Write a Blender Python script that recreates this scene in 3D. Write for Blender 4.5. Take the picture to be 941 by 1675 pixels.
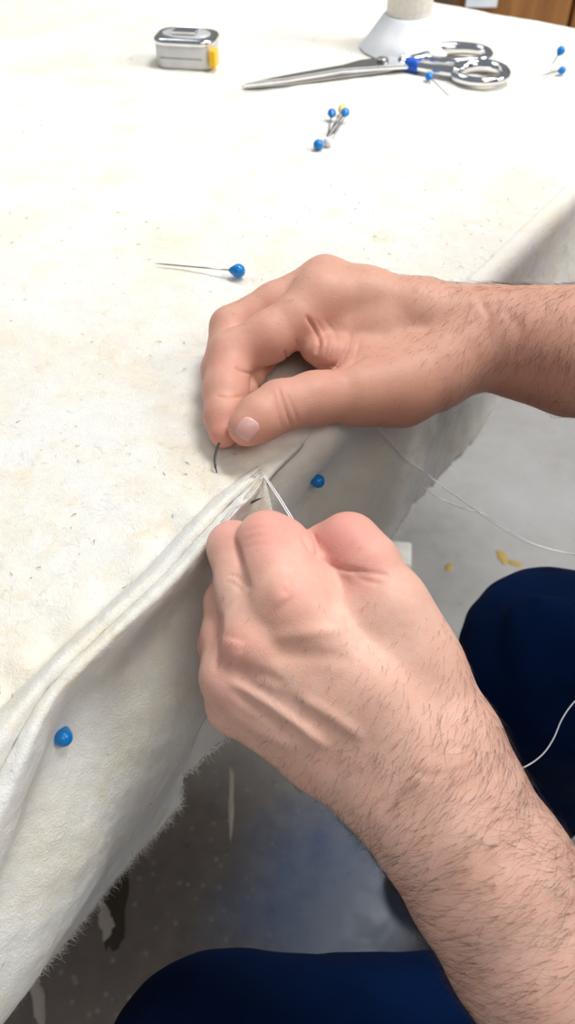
import bpy, bmesh, math, random
import numpy as np
from mathutils import Vector

random.seed(7)
rng = np.random.default_rng(7)
for o in list(bpy.data.objects):
    bpy.data.objects.remove(o)
SC = bpy.context.scene
COL = SC.collection

# ------------------------------------------------------------------ camera
PITCH = math.radians(46.4)
FPX = 1300.0
CP, SP = math.cos(PITCH), math.sin(PITCH)
CAM = np.array([0.0, 0.0, 1.0])
cam_d = bpy.data.cameras.new('camera')
cam_d.sensor_fit = 'AUTO'
cam_d.sensor_width = 36.0
cam_d.lens = FPX / 1675.0 * 36.0
cam_d.clip_start = 0.02
cam_d.dof.use_dof = True
cam_d.dof.focus_distance = 0.35
cam_d.dof.aperture_fstop = 13.0
cam = bpy.data.objects.new('camera', cam_d)
cam.location = CAM
cam.rotation_euler = (math.pi / 2 - PITCH, 0, 0)
COL.objects.link(cam)
SC.camera = cam

# ------------------------------------------------------------------ light
SC.view_settings.view_transform = 'Standard'
SC.view_settings.look = 'None'
SC.view_settings.gamma = 1.0
SC.view_settings.use_curve_mapping = False
SC.view_settings.exposure = 0.30
wd = bpy.data.worlds.new('room_light')
SC.world = wd
wd.use_nodes = True
wd.node_tree.nodes['Background'].inputs[0].default_value = (0.84, 0.91, 1.0, 1)
wd.node_tree.nodes['Background'].inputs[1].default_value = 0.20


def area(name, loc, target, sx, sy, power, col):
    d = bpy.data.lights.new(name, 'AREA')
    d.shape = 'RECTANGLE'
    d.size, d.size_y, d.energy, d.color = sx, sy, power, col
    o = bpy.data.objects.new(name, d)
    o.location = loc
    v = Vector(target) - Vector(loc)
    o.rotation_euler = v.to_track_quat('-Z', 'Y').to_euler()
    COL.objects.link(o)
    return o


area('ceiling_and_fill_light', (0.60, 0.80, 2.6), (0.05, 0.35, 0.7), 0.9, 0.6, 29, (1.0, 0.99, 0.97))
area('ceiling_and_fill_light', (-0.9, 1.9, 2.7), (0.0, 0.7, 0.7), 1.2, 0.5, 9, (0.985, 0.99, 1.0))  # added left fill, put in for the reflections in the chrome
area('ceiling_and_fill_light', (0.45, -1.1, 2.5), (0.1, 0.3, 0.7), 1.2, 0.6, 9, (1.0, 0.94, 0.86))  # added warm fill behind the camera, lifts the dark felt side and hands
area('ceiling_and_fill_light', (2.5, 0.1, 2.5), (0.1, 0.35, 0.65), 1.2, 0.9, 56, (1.0, 0.975, 0.95))  # added fill from the right to brighten the hanging felt side


# ------------------------------------------------------------------ frame of reference
def W(u, v, d):
    """point seen at image position u, v at a depth of d metres"""
    a, b = (u - 470.5) / FPX, (v - 837.5) / FPX
    return np.array([d * a, d * (CP - b * SP), 1 - d * (SP + b * CP)])


def P(u, v, z):
    """point of the horizontal plane at height z"""
    b = (v - 837.5) / FPX
    return W(u, v, (1 - z) / (SP + b * CP))


def cam_to_world(p):                       # camera space in mm -> world in m
    p = np.asarray(p, float) * 0.001
    X, Y, Z = p[:, 0], p[:, 1], p[:, 2]
    return np.stack([X, CP * Z - SP * Y, 1 - SP * Z - CP * Y], 1)


def world_to_cam(p):                       # m -> mm
    p = np.asarray(p, float)
    x, y, z = p[:, 0], p[:, 1], p[:, 2] - 1
    return np.stack([x, -SP * y - CP * z, CP * y - SP * z], 1) * 1000


# table edge frame: e1 along the sewn edge (away from the camera), e2 inwards
E0 = np.array([-0.011, 0.262])
E1 = np.array([0.575, 0.818]); E1 = E1 / np.linalg.norm(E1)
E2 = np.array([-E1[1], E1[0]])
ZT = 0.75


def T(a, b, z):
    q = E0 + a * E1 + b * E2
    return np.array([q[0], q[1], z])


def to_ab(p):
    q = np.asarray(p)[:2] - E0
    return float(q @ E1), float(q @ E2)


# ------------------------------------------------------------------ helpers
def tag(o, label=None, cat=None, group=None, kind=None):
    if label: o['label'] = label
    if cat: o['category'] = cat
    if group: o['group'] = group
    if kind: o['kind'] = kind
    return o


def empty(name, loc, label, cat, group=None, rz=0.0):
    o = bpy.data.objects.new(name, None)
    o.empty_display_size = 0.02
    o.location = loc
    o.rotation_euler = (0, 0, rz)
    COL.objects.link(o)
    return tag(o, label, cat, group)


def link(name, me, mat, parent=None, kind=None, label=None, smooth=True):
    o = bpy.data.objects.new(name, me)
    COL.objects.link(o)
    if mat is not None:
        me.materials.append(mat)
    if smooth:
        me.polygons.foreach_set('use_smooth', [True] * len(me.polygons))
    if parent is not None:
        o.parent = parent
        o.location = -Vector(parent.location) if parent.rotation_euler.z == 0 else (0, 0, 0)
    if kind: o['kind'] = kind
    if label: o['label'] = label
    return o


def mesh_np(name, verts, faces):
    """numpy verts (n,3) and faces (m,3|4)"""
    me = bpy.data.meshes.new(name)
    verts = np.asarray(verts, np.float32); faces = np.asarray(faces, np.int32)
    n, k = faces.shape
    me.vertices.add(len(verts)); me.vertices.foreach_set('co', verts.ravel())
    me.loops.add(n * k); me.loops.foreach_set('vertex_index', faces.ravel())
    me.polygons.add(n)
    me.polygons.foreach_set('loop_start', np.arange(0, n * k, k, dtype=np.int32))
    me.polygons.foreach_set('loop_total', np.full(n, k, np.int32))
    me.update(calc_edges=True)
    return me


def mesh_bm(name, bm):
    bmesh.ops.recalc_face_normals(bm, faces=bm.faces)
    me = bpy.data.meshes.new(name)
    bm.to_mesh(me); bm.free()
    return me


def tube_np(pts, rad, sides=8, caps=True):
    pts = np.asarray(pts, float)
    n = len(pts)
    rad = np.broadcast_to(np.asarray(rad, float), (n,))
    tan = np.gradient(pts, axis=0)
    tan /= np.linalg.norm(tan, axis=1)[:, None] + 1e-12
    ref = np.array([0.31, 0.17, 0.93])
    vs = []
    prev = None
    for i in range(n):
        t = tan[i]
        a = prev if prev is not None else np.cross(t, ref)
        a = a - t * (a @ t)
        a /= np.linalg.norm(a) + 1e-12
        prev = a
        b = np.cross(t, a)
        for k in range(sides):
            q = 2 * math.pi * k / sides
            vs.append(pts[i] + rad[i] * (math.cos(q) * a + math.sin(q) * b))
    fs = []
    for i in range(n - 1):
        for k in range(sides):
            k2 = (k + 1) % sides
            fs.append((i * sides + k, i * sides + k2, (i + 1) * sides + k2, (i + 1) * sides + k))
    if caps:
        vs.append(pts[0]); vs.append(pts[-1])
        c0, c1 = len(vs) - 2, len(vs) - 1
        for k in range(sides):
            k2 = (k + 1) % sides
            fs.append((c0, k2, k, k)); fs.append((c1, (n - 1) * sides + k, (n - 1) * sides + k2, (n - 1) * sides + k2))
    return np.array(vs), fs


def poly_mesh(name, verts, faces):
    faces = [tuple(dict.fromkeys(f)) for f in faces]
    me = bpy.data.meshes.new(name)
    me.from_pydata([tuple(v) for v in verts], [], faces)
    me.update()
    return me


def merge(parts):
    V, F, o = [], [], 0
    for v, f in parts:
        V.append(np.asarray(v)); F += [tuple(i + o for i in q) for q in f]; o += len(v)
    return np.concatenate(V), F


def catmull(pts, n):
    """n samples of a Catmull-Rom spline through pts, spaced evenly"""
    pts = np.asarray(pts, float)
    q = np.concatenate([[2 * pts[0] - pts[1]], pts, [2 * pts[-1] - pts[-2]]])
    out = []
    m = 24
    for i in range(1, len(q) - 2):
        p0, p1, p2, p3 = q[i - 1:i + 3]
        t = np.linspace(0, 1, m, endpoint=False)[:, None]
        out.append(0.5 * (2 * p1 + (p2 - p0) * t + (2 * p0 - 5 * p1 + 4 * p2 - p3) * t ** 2 + (3 * p1 - p0 - 3 * p2 + p3) * t ** 3))
    out = np.concatenate(out + [pts[-1:]])
    L = np.concatenate([[0], np.cumsum(np.linalg.norm(np.diff(out, axis=0), axis=1))])
    s = np.linspace(0, L[-1], n)
    return np.stack([np.interp(s, L, out[:, k]) for k in range(out.shape[1])], 1)


def catmull_at(pts, ts):
    """Catmull-Rom spline through pts, read at the knot parameters ts"""
    pts = np.asarray(pts, float)
    q = np.concatenate([[2 * pts[0] - pts[1]], pts, [2 * pts[-1] - pts[-2]]])
    i = np.clip(np.floor(ts).astype(int), 0, len(pts) - 2)
    t = (ts - i)[:, None]
    p0, p1, p2, p3 = q[i], q[i + 1], q[i + 2], q[i + 3]
    return 0.5 * (2 * p1 + (p2 - p0) * t + (2 * p0 - 5 * p1 + 4 * p2 - p3) * t ** 2 + (3 * p1 - p0 - 3 * p2 + p3) * t ** 3)


def hair_bundle(roots, dirs, normals, lens, r0, seed=1, curl=0.35, segs=4, lift=0.3):
    """thin tapering three-sided strands, vectorised"""
    g = np.random.default_rng(seed)
    n = len(roots)
    d = dirs - normals * (dirs * normals).sum(1)[:, None]
    d /= np.linalg.norm(d, axis=1)[:, None] + 1e-9
    side = np.cross(normals, d)
    c = g.normal(0, curl, n)
    lf = np.abs(g.normal(lift, lift * 0.4, n))
    pts = []
    if curl > 0.9:                                    # woolly, looping fibre: the heading turns along its length
        kap = g.normal(0, curl * 4.4, n)
        q = roots - normals * 0.0002
        th = g.uniform(-0.5, 0.5, n)
        for i in range(segs + 1):
            pts.append(q)
            q = q + (lens / segs)[:, None] * (d * np.cos(th)[:, None] + side * np.sin(th)[:, None] + normals * (lf * (1 - 1.7 * i / segs))[:, None])
            th = th + kap / segs + g.normal(0, 0.25, n)
    for i in range(segs + 1 if curl <= 0.9 else 0):
        t = i / segs
        pts.append(roots + lens[:, None] * (d * t + side * (c * t * t)[:, None] + normals * (lf * (t - 0.45 * t * t) - 0.03 * (t == 0))[:, None]))
    V = np.zeros((n, segs + 1, 3, 3))
    for i in range(segs + 1):
        rr = r0 * (1 - 0.75 * i / segs)
        for k in range(3):
            q = 2 * math.pi * k / 3
            V[:, i, k] = pts[i] + rr * (math.cos(q) * side + math.sin(q) * normals)
    base = (np.arange(n) * (segs + 1) * 3)[:, None]
    F = []
    for i in range(segs):
        for k in range(3):
            k2 = (k + 1) % 3
            F.append(base + np.array([i * 3 + k, i * 3 + k2, (i + 1) * 3 + k2, (i + 1) * 3 + k]))
    return V.reshape(-1, 3), np.concatenate(F)


def waves(p, freq, n=10, seed=0):
    """smooth pseudo-random field in about -1..1"""
    g = np.random.default_rng(seed)
    k = g.normal(size=(n, p.shape[1])); k /= np.linalg.norm(k, axis=1)[:, None]
    k *= freq * g.uniform(0.6, 1.5, (n, 1))
    ph = g.uniform(0, 2 * math.pi, n)
    out = np.zeros(len(p))
    for i in range(n):
        out += np.sin(p @ k[i] * 2 * math.pi + ph[i])
    return out / math.sqrt(n)


# ------------------------------------------------------------------ materials
def mat_new(name):
    m = bpy.data.materials.new(name)
    m.use_nodes = True
    nt = m.node_tree
    return m, nt, nt.nodes['Principled BSDF']


def setp(b, **kw):
    for k, v in kw.items():
        k = k.replace('_', ' ')
        if k in b.inputs:
            b.inputs[k].default_value = v


def rgba(c):
    return (c[0], c[1], c[2], 1)


def node(nt, t, **kw):
    n = nt.nodes.new(t)
    for k, v in kw.items():
        setattr(n, k, v)
    return n


def noise(nt, scale, detail=4, rough=0.55, coord='Object', vec=None):
    n = node(nt, 'ShaderNodeTexNoise')
    n.inputs['Scale'].default_value = scale
    n.inputs['Detail'].default_value = detail
    n.inputs['Roughness'].default_value = rough
    if vec is None:
        tc = node(nt, 'ShaderNodeTexCoord')
        vec = tc.outputs[coord]
    nt.links.new(vec, n.inputs['Vector'])
    return n


def ramp(nt, fac, stops):
    r = node(nt, 'ShaderNodeValToRGB')
    e = r.color_ramp.elements
    while len(e) < len(stops):
        e.new(0.5)
    for el, (p, c) in zip(e, stops):
        el.position = p; el.color = rgba(c) if len(c) == 3 else c
    nt.links.new(fac, r.inputs['Fac'])
    return r


def mixc(nt, fac, a, b):
    m = node(nt, 'ShaderNodeMix', data_type='RGBA')
    for s, v in ((6, a), (7, b)):
        if isinstance(v, tuple): m.inputs[s].default_value = rgba(v)
        else: nt.links.new(v, m.inputs[s])
    if isinstance(fac, float): m.inputs[0].default_value = fac
    else: nt.links.new(fac, m.inputs[0])
    return m.outputs[2]


def bump(nt, b, h, strength, dist):
    n = node(nt, 'ShaderNodeBump')
    n.inputs['Strength'].default_value = strength
    n.inputs['Distance'].default_value = dist
    nt.links.new(h, n.inputs['Height'])
    nt.links.new(n.outputs['Normal'], b.inputs['Normal'])
    return n


def plain(name, col, rough=0.5, metal=0.0, bump_scale=None, bump_d=0.0005, spec=0.5, **kw):
    m, nt, b = mat_new(name)
    setp(b, Base_Color=rgba(col), Roughness=rough, Metallic=metal, Specular_IOR_Level=spec, **kw)
    n = noise(nt, bump_scale or 40, 3)
    r = ramp(nt, n.outputs['Fac'], [(0.3, tuple(c * 0.9 for c in col)), (0.7, tuple(min(1, c * 1.06) for c in col))])
    nt.links.new(r.outputs['Color'], b.inputs['Base Color'])
    if bump_scale:
        bump(nt, b, n.outputs['Fac'], 0.5, bump_d)
    return m


def felt_mat():
    m, nt, b = mat_new('wool_felt')
    setp(b, Roughness=0.95, Specular_IOR_Level=0.1, Sheen_Weight=0.2, Sheen_Roughness=0.6, Subsurface_Weight=0.35, Subsurface_Scale=0.006)
    b.inputs['Subsurface Radius'].default_value = (1.0, 0.75, 0.45)
    big = noise(nt, 9, 4)
    mid = noise(nt, 55, 5, 0.65)
    c1 = ramp(nt, big.outputs['Fac'], [(0.35, (0.795, 0.76, 0.675)), (0.62, (0.81, 0.795, 0.755))])
    blo = noise(nt, 26, 3, 0.5)
    bl = ramp(nt, blo.outputs['Fac'], [(0.45, (0, 0, 0)), (0.72, (0.5, 0.5, 0.5))])
    c1b = mixc(nt, bl.outputs['Color'], c1.outputs['Color'], (0.79, 0.69, 0.51))
    sp = ramp(nt, mid.outputs['Fac'], [(0.56, (0, 0, 0)), (0.74, (1, 1, 1))])
    c2 = mixc(nt, sp.outputs['Color'], c1b, (0.78, 0.69, 0.53))
    nt.links.new(c2, b.inputs['Base Color'])
    # matted fibres: stretched fine noise twice, crossed
    tc = node(nt, 'ShaderNodeTexCoord')
    hs = []
    # swirling woolly relief: fine noise read through a warped coordinate
    wn = noise(nt, 90, 2, 0.5)
    wm = node(nt, 'ShaderNodeVectorMath', operation='MULTIPLY_ADD')
    nt.links.new(wn.outputs['Color'], wm.inputs[0]); wm.inputs[1].default_value = (0.012, 0.012, 0.012)
    nt.links.new(tc.outputs['Object'], wm.inputs[2])
    for sc in ((500, 1500, 900), (1500, 500, 1100)):
        mp = node(nt, 'ShaderNodeMapping')
        mp.inputs['Scale'].default_value = sc
        nt.links.new(wm.outputs['Vector'], mp.inputs['Vector'])
        n = noise(nt, 1.0, 3, 0.6, vec=mp.outputs['Vector'])
        hs.append(n.outputs['Fac'])
    n3 = noise(nt, 150, 4, 0.6)
    ad = node(nt, 'ShaderNodeMath', operation='ADD')
    nt.links.new(hs[0], ad.inputs[0]); nt.links.new(hs[1], ad.inputs[1])
    ad2 = node(nt, 'ShaderNodeMath', operation='ADD')
    nt.links.new(ad.outputs[0], ad2.inputs[0]); nt.links.new(n3.outputs['Fac'], ad2.inputs[1])
    bump(nt, b, ad2.outputs[0], 0.6, 0.0009)
    return m


def skin_mat():
    m, nt, b = mat_new('skin')
    setp(b, Roughness=0.5, Specular_IOR_Level=0.35, Subsurface_Weight=0.22, Subsurface_Scale=0.006)
    b.inputs['Subsurface Radius'].default_value = (1.0, 0.35, 0.2)
    n1 = noise(nt, 45, 4)
    n2 = noise(nt, 260, 3)
    c = ramp(nt, n1.outputs['Fac'], [(0.3, (0.72, 0.425, 0.325)), (0.7, (0.80, 0.51, 0.41))])
    f = ramp(nt, n2.outputs['Fac'], [(0.35, (0, 0, 0)), (0.75, (0.35, 0.35, 0.35))])
    c2 = mixc(nt, f.outputs['Color'], c.outputs['Color'], (0.68, 0.325, 0.235))
    at = node(nt, 'ShaderNodeAttribute'); at.attribute_name = 'pink'
    c3 = mixc(nt, at.outputs['Fac'], c2, (0.72, 0.30, 0.255))
    at2 = node(nt, 'ShaderNodeAttribute'); at2.attribute_name = 'tan'  # 'tan' is the mask of the shade painted into the right hand and arm
    c4 = mixc(nt, at2.outputs['Fac'], c3, (0.50, 0.22, 0.14))  # browner tone standing in for shade on the right arm
    nt.links.new(c4, b.inputs['Base Color'])
    vo = node(nt, 'ShaderNodeTexVoronoi'); vo.feature = 'DISTANCE_TO_EDGE'
    vo.inputs['Scale'].default_value = 900
    tc = node(nt, 'ShaderNodeTexCoord')
    nt.links.new(tc.outputs['Object'], vo.inputs['Vector'])
    n4 = noise(nt, 330, 4, 0.6)
    ad = node(nt, 'ShaderNodeMath', operation='ADD')
    nt.links.new(vo.outputs['Distance'], ad.inputs[0]); nt.links.new(n4.outputs['Fac'], ad.inputs[1])
    bump(nt, b, ad.outputs[0], 0.28, 0.00045)
    return m


def denim_mat():
    m, nt, b = mat_new('navy_cotton')
    setp(b, Roughness=0.9, Specular_IOR_Level=0.08)
    n1 = noise(nt, 14, 4)
    c = ramp(nt, n1.outputs['Fac'], [(0.3, (0.0003, 0.006, 0.030)), (0.7, (0.0005, 0.012, 0.062))])
    nt.links.new(c.outputs['Color'], b.inputs['Base Color'])
    tc = node(nt, 'ShaderNodeTexCoord')
    mp = node(nt, 'ShaderNodeMapping'); mp.inputs['Rotation'].default_value = (0.4, 0.2, 0.6); mp.inputs['Scale'].default_value = (300, 1500, 900)
    nt.links.new(tc.outputs['Object'], mp.inputs['Vector'])
    n2 = noise(nt, 1, 2, vec=mp.outputs['Vector'])
    bump(nt, b, n2.outputs['Fac'], 0.4, 0.0006)
    return m


def floor_mat():
    m, nt, b = mat_new('polished_concrete')
    setp(b, Roughness=0.38, Specular_IOR_Level=0.5)
    n1 = noise(nt, 3.2, 6, 0.6)
    n2 = noise(nt, 38, 5, 0.65)
    c = ramp(nt, n1.outputs['Fac'], [(0.3, (0.29, 0.285, 0.27)), (0.7, (0.42, 0.43, 0.435))])
    s = ramp(nt, n2.outputs['Fac'], [(0.35, (0.0, 0.0, 0.0)), (0.68, (0.5, 0.5, 0.5))])
    c2 = mixc(nt, s.outputs['Color'], c.outputs['Color'], (0.44, 0.42, 0.40))
    vo = node(nt, 'ShaderNodeTexVoronoi'); vo.inputs['Scale'].default_value = 62
    tc = node(nt, 'ShaderNodeTexCoord')
    nt.links.new(tc.outputs['Object'], vo.inputs['Vector'])
    sp = ramp(nt, vo.outputs['Distance'], [(0.08, (0.7, 0.7, 0.7)), (0.24, (0, 0, 0))])
    c3 = c2
    # brownish slab on the near side, shade under the table painted into it
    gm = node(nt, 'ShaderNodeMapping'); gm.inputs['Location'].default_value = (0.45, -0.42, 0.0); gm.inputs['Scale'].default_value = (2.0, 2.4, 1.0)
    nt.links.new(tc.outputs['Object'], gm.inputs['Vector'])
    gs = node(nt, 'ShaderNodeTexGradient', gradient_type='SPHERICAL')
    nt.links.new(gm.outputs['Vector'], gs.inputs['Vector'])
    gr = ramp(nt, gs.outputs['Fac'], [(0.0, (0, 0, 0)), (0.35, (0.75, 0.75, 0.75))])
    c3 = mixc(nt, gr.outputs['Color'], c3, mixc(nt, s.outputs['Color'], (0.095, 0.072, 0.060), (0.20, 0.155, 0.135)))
    c3 = mixc(nt, sp.outputs['Color'], c3, (0.36, 0.33, 0.30))
    # soft blue-grey patch mixed into the slab colour between the sitter's feet
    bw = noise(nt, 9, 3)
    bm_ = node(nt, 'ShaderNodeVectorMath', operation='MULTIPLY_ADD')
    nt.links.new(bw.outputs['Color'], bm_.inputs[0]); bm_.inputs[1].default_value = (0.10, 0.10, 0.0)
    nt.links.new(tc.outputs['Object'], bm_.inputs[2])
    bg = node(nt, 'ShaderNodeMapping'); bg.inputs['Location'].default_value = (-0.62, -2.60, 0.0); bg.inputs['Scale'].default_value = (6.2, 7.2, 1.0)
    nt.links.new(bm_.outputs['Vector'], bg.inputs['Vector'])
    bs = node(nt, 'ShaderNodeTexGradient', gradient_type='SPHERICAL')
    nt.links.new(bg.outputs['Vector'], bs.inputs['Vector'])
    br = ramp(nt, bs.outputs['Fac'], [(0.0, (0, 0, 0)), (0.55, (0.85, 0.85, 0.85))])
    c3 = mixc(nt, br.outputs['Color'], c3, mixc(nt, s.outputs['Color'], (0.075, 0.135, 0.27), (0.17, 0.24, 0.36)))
    nt.links.new(c3, b.inputs['Base Color'])
    rr = ramp(nt, n2.outputs['Fac'], [(0.3, (0.26, 0.26, 0.26)), (0.7, (0.42, 0.42, 0.42))])
    nt.links.new(rr.outputs['Color'], b.inputs['Roughness'])
    bump(nt, b, n2.outputs['Fac'], 0.15, 0.001)
    return m


def wood_mat():
    m, nt, b = mat_new('brown_wood')
    setp(b, Roughness=0.45)
    tc = node(nt, 'ShaderNodeTexCoord')
    mp = node(nt, 'ShaderNodeMapping'); mp.inputs['Scale'].default_value = (14, 14, 1.2)
    nt.links.new(tc.outputs['Object'], mp.inputs['Vector'])
    n = noise(nt, 2.5, 6, 0.6, vec=mp.outputs['Vector'])
    c = ramp(nt, n.outputs['Fac'], [(0.3, (0.20, 0.075, 0.02)), (0.7, (0.42, 0.19, 0.055))])
    nt.links.new(c.outputs['Color'], b.inputs['Base Color'])
    return m


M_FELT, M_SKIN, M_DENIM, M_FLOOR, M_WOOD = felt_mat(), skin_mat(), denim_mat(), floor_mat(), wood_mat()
M_FIBRE = plain('wool_fibre', (0.88, 0.86, 0.80), 0.8)
M_FLECK = plain('straw_fleck', (0.25, 0.20, 0.13), 0.8)
M_HAIR = plain('dark_hair', (0.036, 0.020, 0.015), 0.5)
M_NAIL = plain('fingernail', (0.70, 0.40, 0.36), 0.28)
M_CHROME = plain('chrome', (0.80, 0.81, 0.83), 0.10, 1.0)
M_STEEL = plain('steel', (0.40, 0.39, 0.38), 0.25, 1.0)
M_DARKSTEEL = plain('dark_steel', (0.16, 0.15, 0.15), 0.35, 1.0)
M_SATIN = plain('silver_plastic', (0.60, 0.61, 0.62), 0.38, 0.35)
M_BLUE = plain('blue_plastic', (0.0, 0.19, 0.56), 0.25)
M_BLUETAPE = plain('blue_tape', (0.003, 0.075, 0.47), 0.45)
M_YELLOW = plain('yellow_plastic', (0.80, 0.47, 0.01), 0.4)
M_PALEYELLOW = plain('pale_yellow_plastic', (0.85, 0.62, 0.20), 0.3)
M_WHITEP = plain('white_plastic', (0.88, 0.91, 0.98), 0.35, Subsurface_Weight=0.2, Subsurface_Scale=0.01)
M_CREAM = plain('cream_thread', (0.84, 0.80, 0.71), 0.75, bump_scale=300, bump_d=0.0003)
M_THREAD = plain('white_thread', (0.85, 0.85, 0.86), 0.5)
M_OFFCUT = plain('white_foam', (0.90, 0.88, 0.82), 0.8)
M_PAINT = plain('yellow_paint', (0.46, 0.32, 0.09), 0.6)
M_MARK = plain('dark_stain', (0.05, 0.038, 0.025), 0.7)
M_SCRAPE = plain('pale_scrape', (0.50, 0.45, 0.39), 0.7)
M_WALL = plain('wall_paint', (0.72, 0.70, 0.66), 0.85)
M_TABLE = plain('birch_ply', (0.55, 0.42, 0.27), 0.6)
M_SHIRT = plain('grey_cotton', (0.10, 0.11, 0.13), 0.9)
M_LEATHER = plain('black_leather', (0.02, 0.02, 0.02), 0.5)


# ------------------------------------------------------------------ room
def grid_sheet(name, fn, nu, nv, mat, parent=None):
    uu, vv = np.meshgrid(np.linspace(0, 1, nu), np.linspace(0, 1, nv), indexing='ij')
    verts = fn(uu.ravel(), vv.ravel())
    idx = np.arange(nu * nv).reshape(nu, nv)
    f = np.stack([idx[:-1, :-1], idx[:-1, 1:], idx[1:, 1:], idx[1:, :-1]], -1).reshape(-1, 4)
    return link(name, mesh_np(name, verts, f), mat, parent)


def box_bm(bm, lo, hi, bev=0.0, seg=2):
    r = bmesh.ops.create_cube(bm, size=1.0)
    vs = r['verts']
    for v in vs:
        v.co = Vector([lo[k] + (v.co[k] + 0.5) * (hi[k] - lo[k]) for k in range(3)])
    if bev > 0:
        es = list({e for v in vs for e in v.link_edges})
        bmesh.ops.bevel(bm, geom=es, offset=bev, segments=seg, affect='EDGES', profile=0.5)


def box_obj(name, lo, hi, mat, parent=None, bev=0.0, kind=None, label=None):
    bm = bmesh.new()
    box_bm(bm, lo, hi, bev)
    return link(name, mesh_bm(name, bm), mat, parent, kind, label, smooth=False)


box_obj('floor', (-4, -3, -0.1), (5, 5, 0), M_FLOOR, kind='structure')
box_obj('wall_back', (-4, 5, 0), (5, 5.1, 2.8), M_WALL, kind='structure')


def blob(name, u, v, w, h, mat, label, cat, seed, rot=0.0, group=None):
    """a thin irregular spot of paint or dirt lying on the floor"""
    c = P(u, v, 0)
    g = np.random.default_rng(seed)
    n = 22
    V, F = [(c[0], c[1], 0.0016)], []
    ph = g.uniform(0, 6.28, 3)
    for ring, z in ((1.0, 0.0013), (1.12, 0.0002)):
        for i in range(n):
            q = 2 * math.pi * i / n
            r = ring * (1 + 0.22 * math.sin(2 * q + ph[0]) + 0.13 * math.sin(5 * q + ph[1]) + 0.08 * math.sin(9 * q + ph[2]))
            x, y = w * r * math.cos(q), h * r * math.sin(q)
            V.append((c[0] + x * math.cos(rot) - y * math.sin(rot), c[1] + x * math.sin(rot) + y * math.cos(rot), z))
    for i in range(n):
        j = (i + 1) % n
        F.append((0, 1 + i, 1 + j)); F.append((1 + i, 1 + n + i, 1 + n + j, 1 + j))
    o = link(name, poly_mesh(name, V, F), mat)
    return tag(o, label, cat, group)


blob('paint_spot', 735, 928, 0.006, 0.008, M_PAINT, 'small round yellow paint spot on the grey concrete floor', 'paint spot', 3)
blob('paint_spot', 822, 912, 0.009, 0.012, M_PAINT, 'wide yellow paint smear on the floor just above the right knee', 'paint spot', 5, 0.3)
blob('paint_spot', 843, 922, 0.010, 0.006, M_PAINT, 'thin yellow paint streak beside the wider smear on the floor', 'paint spot', 8, -0.3)
blob('floor_stain', 186, 1462, 0.013, 0.060, M_MARK, 'long dark brown stain on the floor beside the felt hem', 'stain', 12, 0.12)
blob('floor_stain', 190, 1530, 0.010, 0.012, M_MARK, 'small dark stain at the near end of the long one', 'stain', 14)
blob('floor_scrape', 378, 1310, 0.004, 0.035, M_SCRAPE, 'pale straight scrape on the dark floor below the hand', 'scrape', 21, 0.05)
blob('floor_scrape', 176, 1502, 0.011, 0.020, M_SCRAPE, 'pale scrape lying across the long dark floor stain', 'scrape', 23, 0.2)
blob('floor_scrape', 62, 1632, 0.006, 0.03, M_SCRAPE, 'pale scrape on the floor at the lower left under the hem', 'scrape', 26, 0.3)

# wooden cabinet behind the table
cab = empty('wooden_cabinet', (0.95, 2.15, 0), 'brown wooden cabinet standing behind the far edge of the felt table', 'cabinet')
box_obj('body', (0.36, 1.95, 0.0), (1.56, 2.4, 0.9), M_WOOD, cab, 0.004)
for k in range(5):
    x0 = 0.37 + k * 0.236
    box_obj('plank', (x0, 1.925, 0.05), (x0 + 0.228, 1.955, 0.86), M_WOOD, cab, 0.004)
box_obj('post', (0.665, 1.89, 0.0), (0.70, 1.93, 0.9), M_WOOD, cab, 0.003)
sh = box_obj('paper_sheet', (0.37, 1.899, 0.527), (0.435, 1.902, 0.65), M_WHITEP, None, 0.0)
tag(sh, 'white sheet of paper leaning on the wooden cabinet behind the table', 'paper')

# ------------------------------------------------------------------ table under the felt
tb = empty('work_table', (0, 0, 0), 'plain wooden work table hidden under the cream felt cover', 'table')


def tbox(name, a0, a1, b0, b1, z0, z1, mat, parent):
    V = [T(a, b, z) for z in (z0, z1) for a, b in ((a0, b0), (a1, b0), (a1, b1), (a0, b1))]
    F = [(3, 2, 1, 0), (4, 5, 6, 7), (0, 1, 5, 4), (1, 2, 6, 5), (2, 3, 7, 6), (3, 0, 4, 7)]
    return link(name, poly_mesh(name, V, F), mat, parent, smooth=False)


tbox('tabletop', -0.55, 0.722, 0.014, 1.05, 0.695, 0.738, M_TABLE, tb)
for a, b in ((-0.1, 0.47), (0.5, 0.47), (-0.1, 0.95), (0.5, 0.95)):
    tbox('leg', a, a + 0.05, b, b + 0.05, 0.0, 0.695, M_TABLE, tb)

# ------------------------------------------------------------------ felt cover
felt = empty('felt_cover', (0, 0, 0), 'thick cream wool felt cover draped over the table, edge being sewn', 'felt')
FELT_T = 0.005


def lump(p, s=1.0):
    return s * (0.00030 * waves(p, 18, 10, 1) + 0.00014 * waves(p, 60, 12, 2) + 0.00009 * waves(p, 170, 14, 3))


def thick(o, t=FELT_T):
    md = o.modifiers.new('thickness', 'SOLIDIFY')
    md.thickness = t; md.offset = -1
    return o


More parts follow.
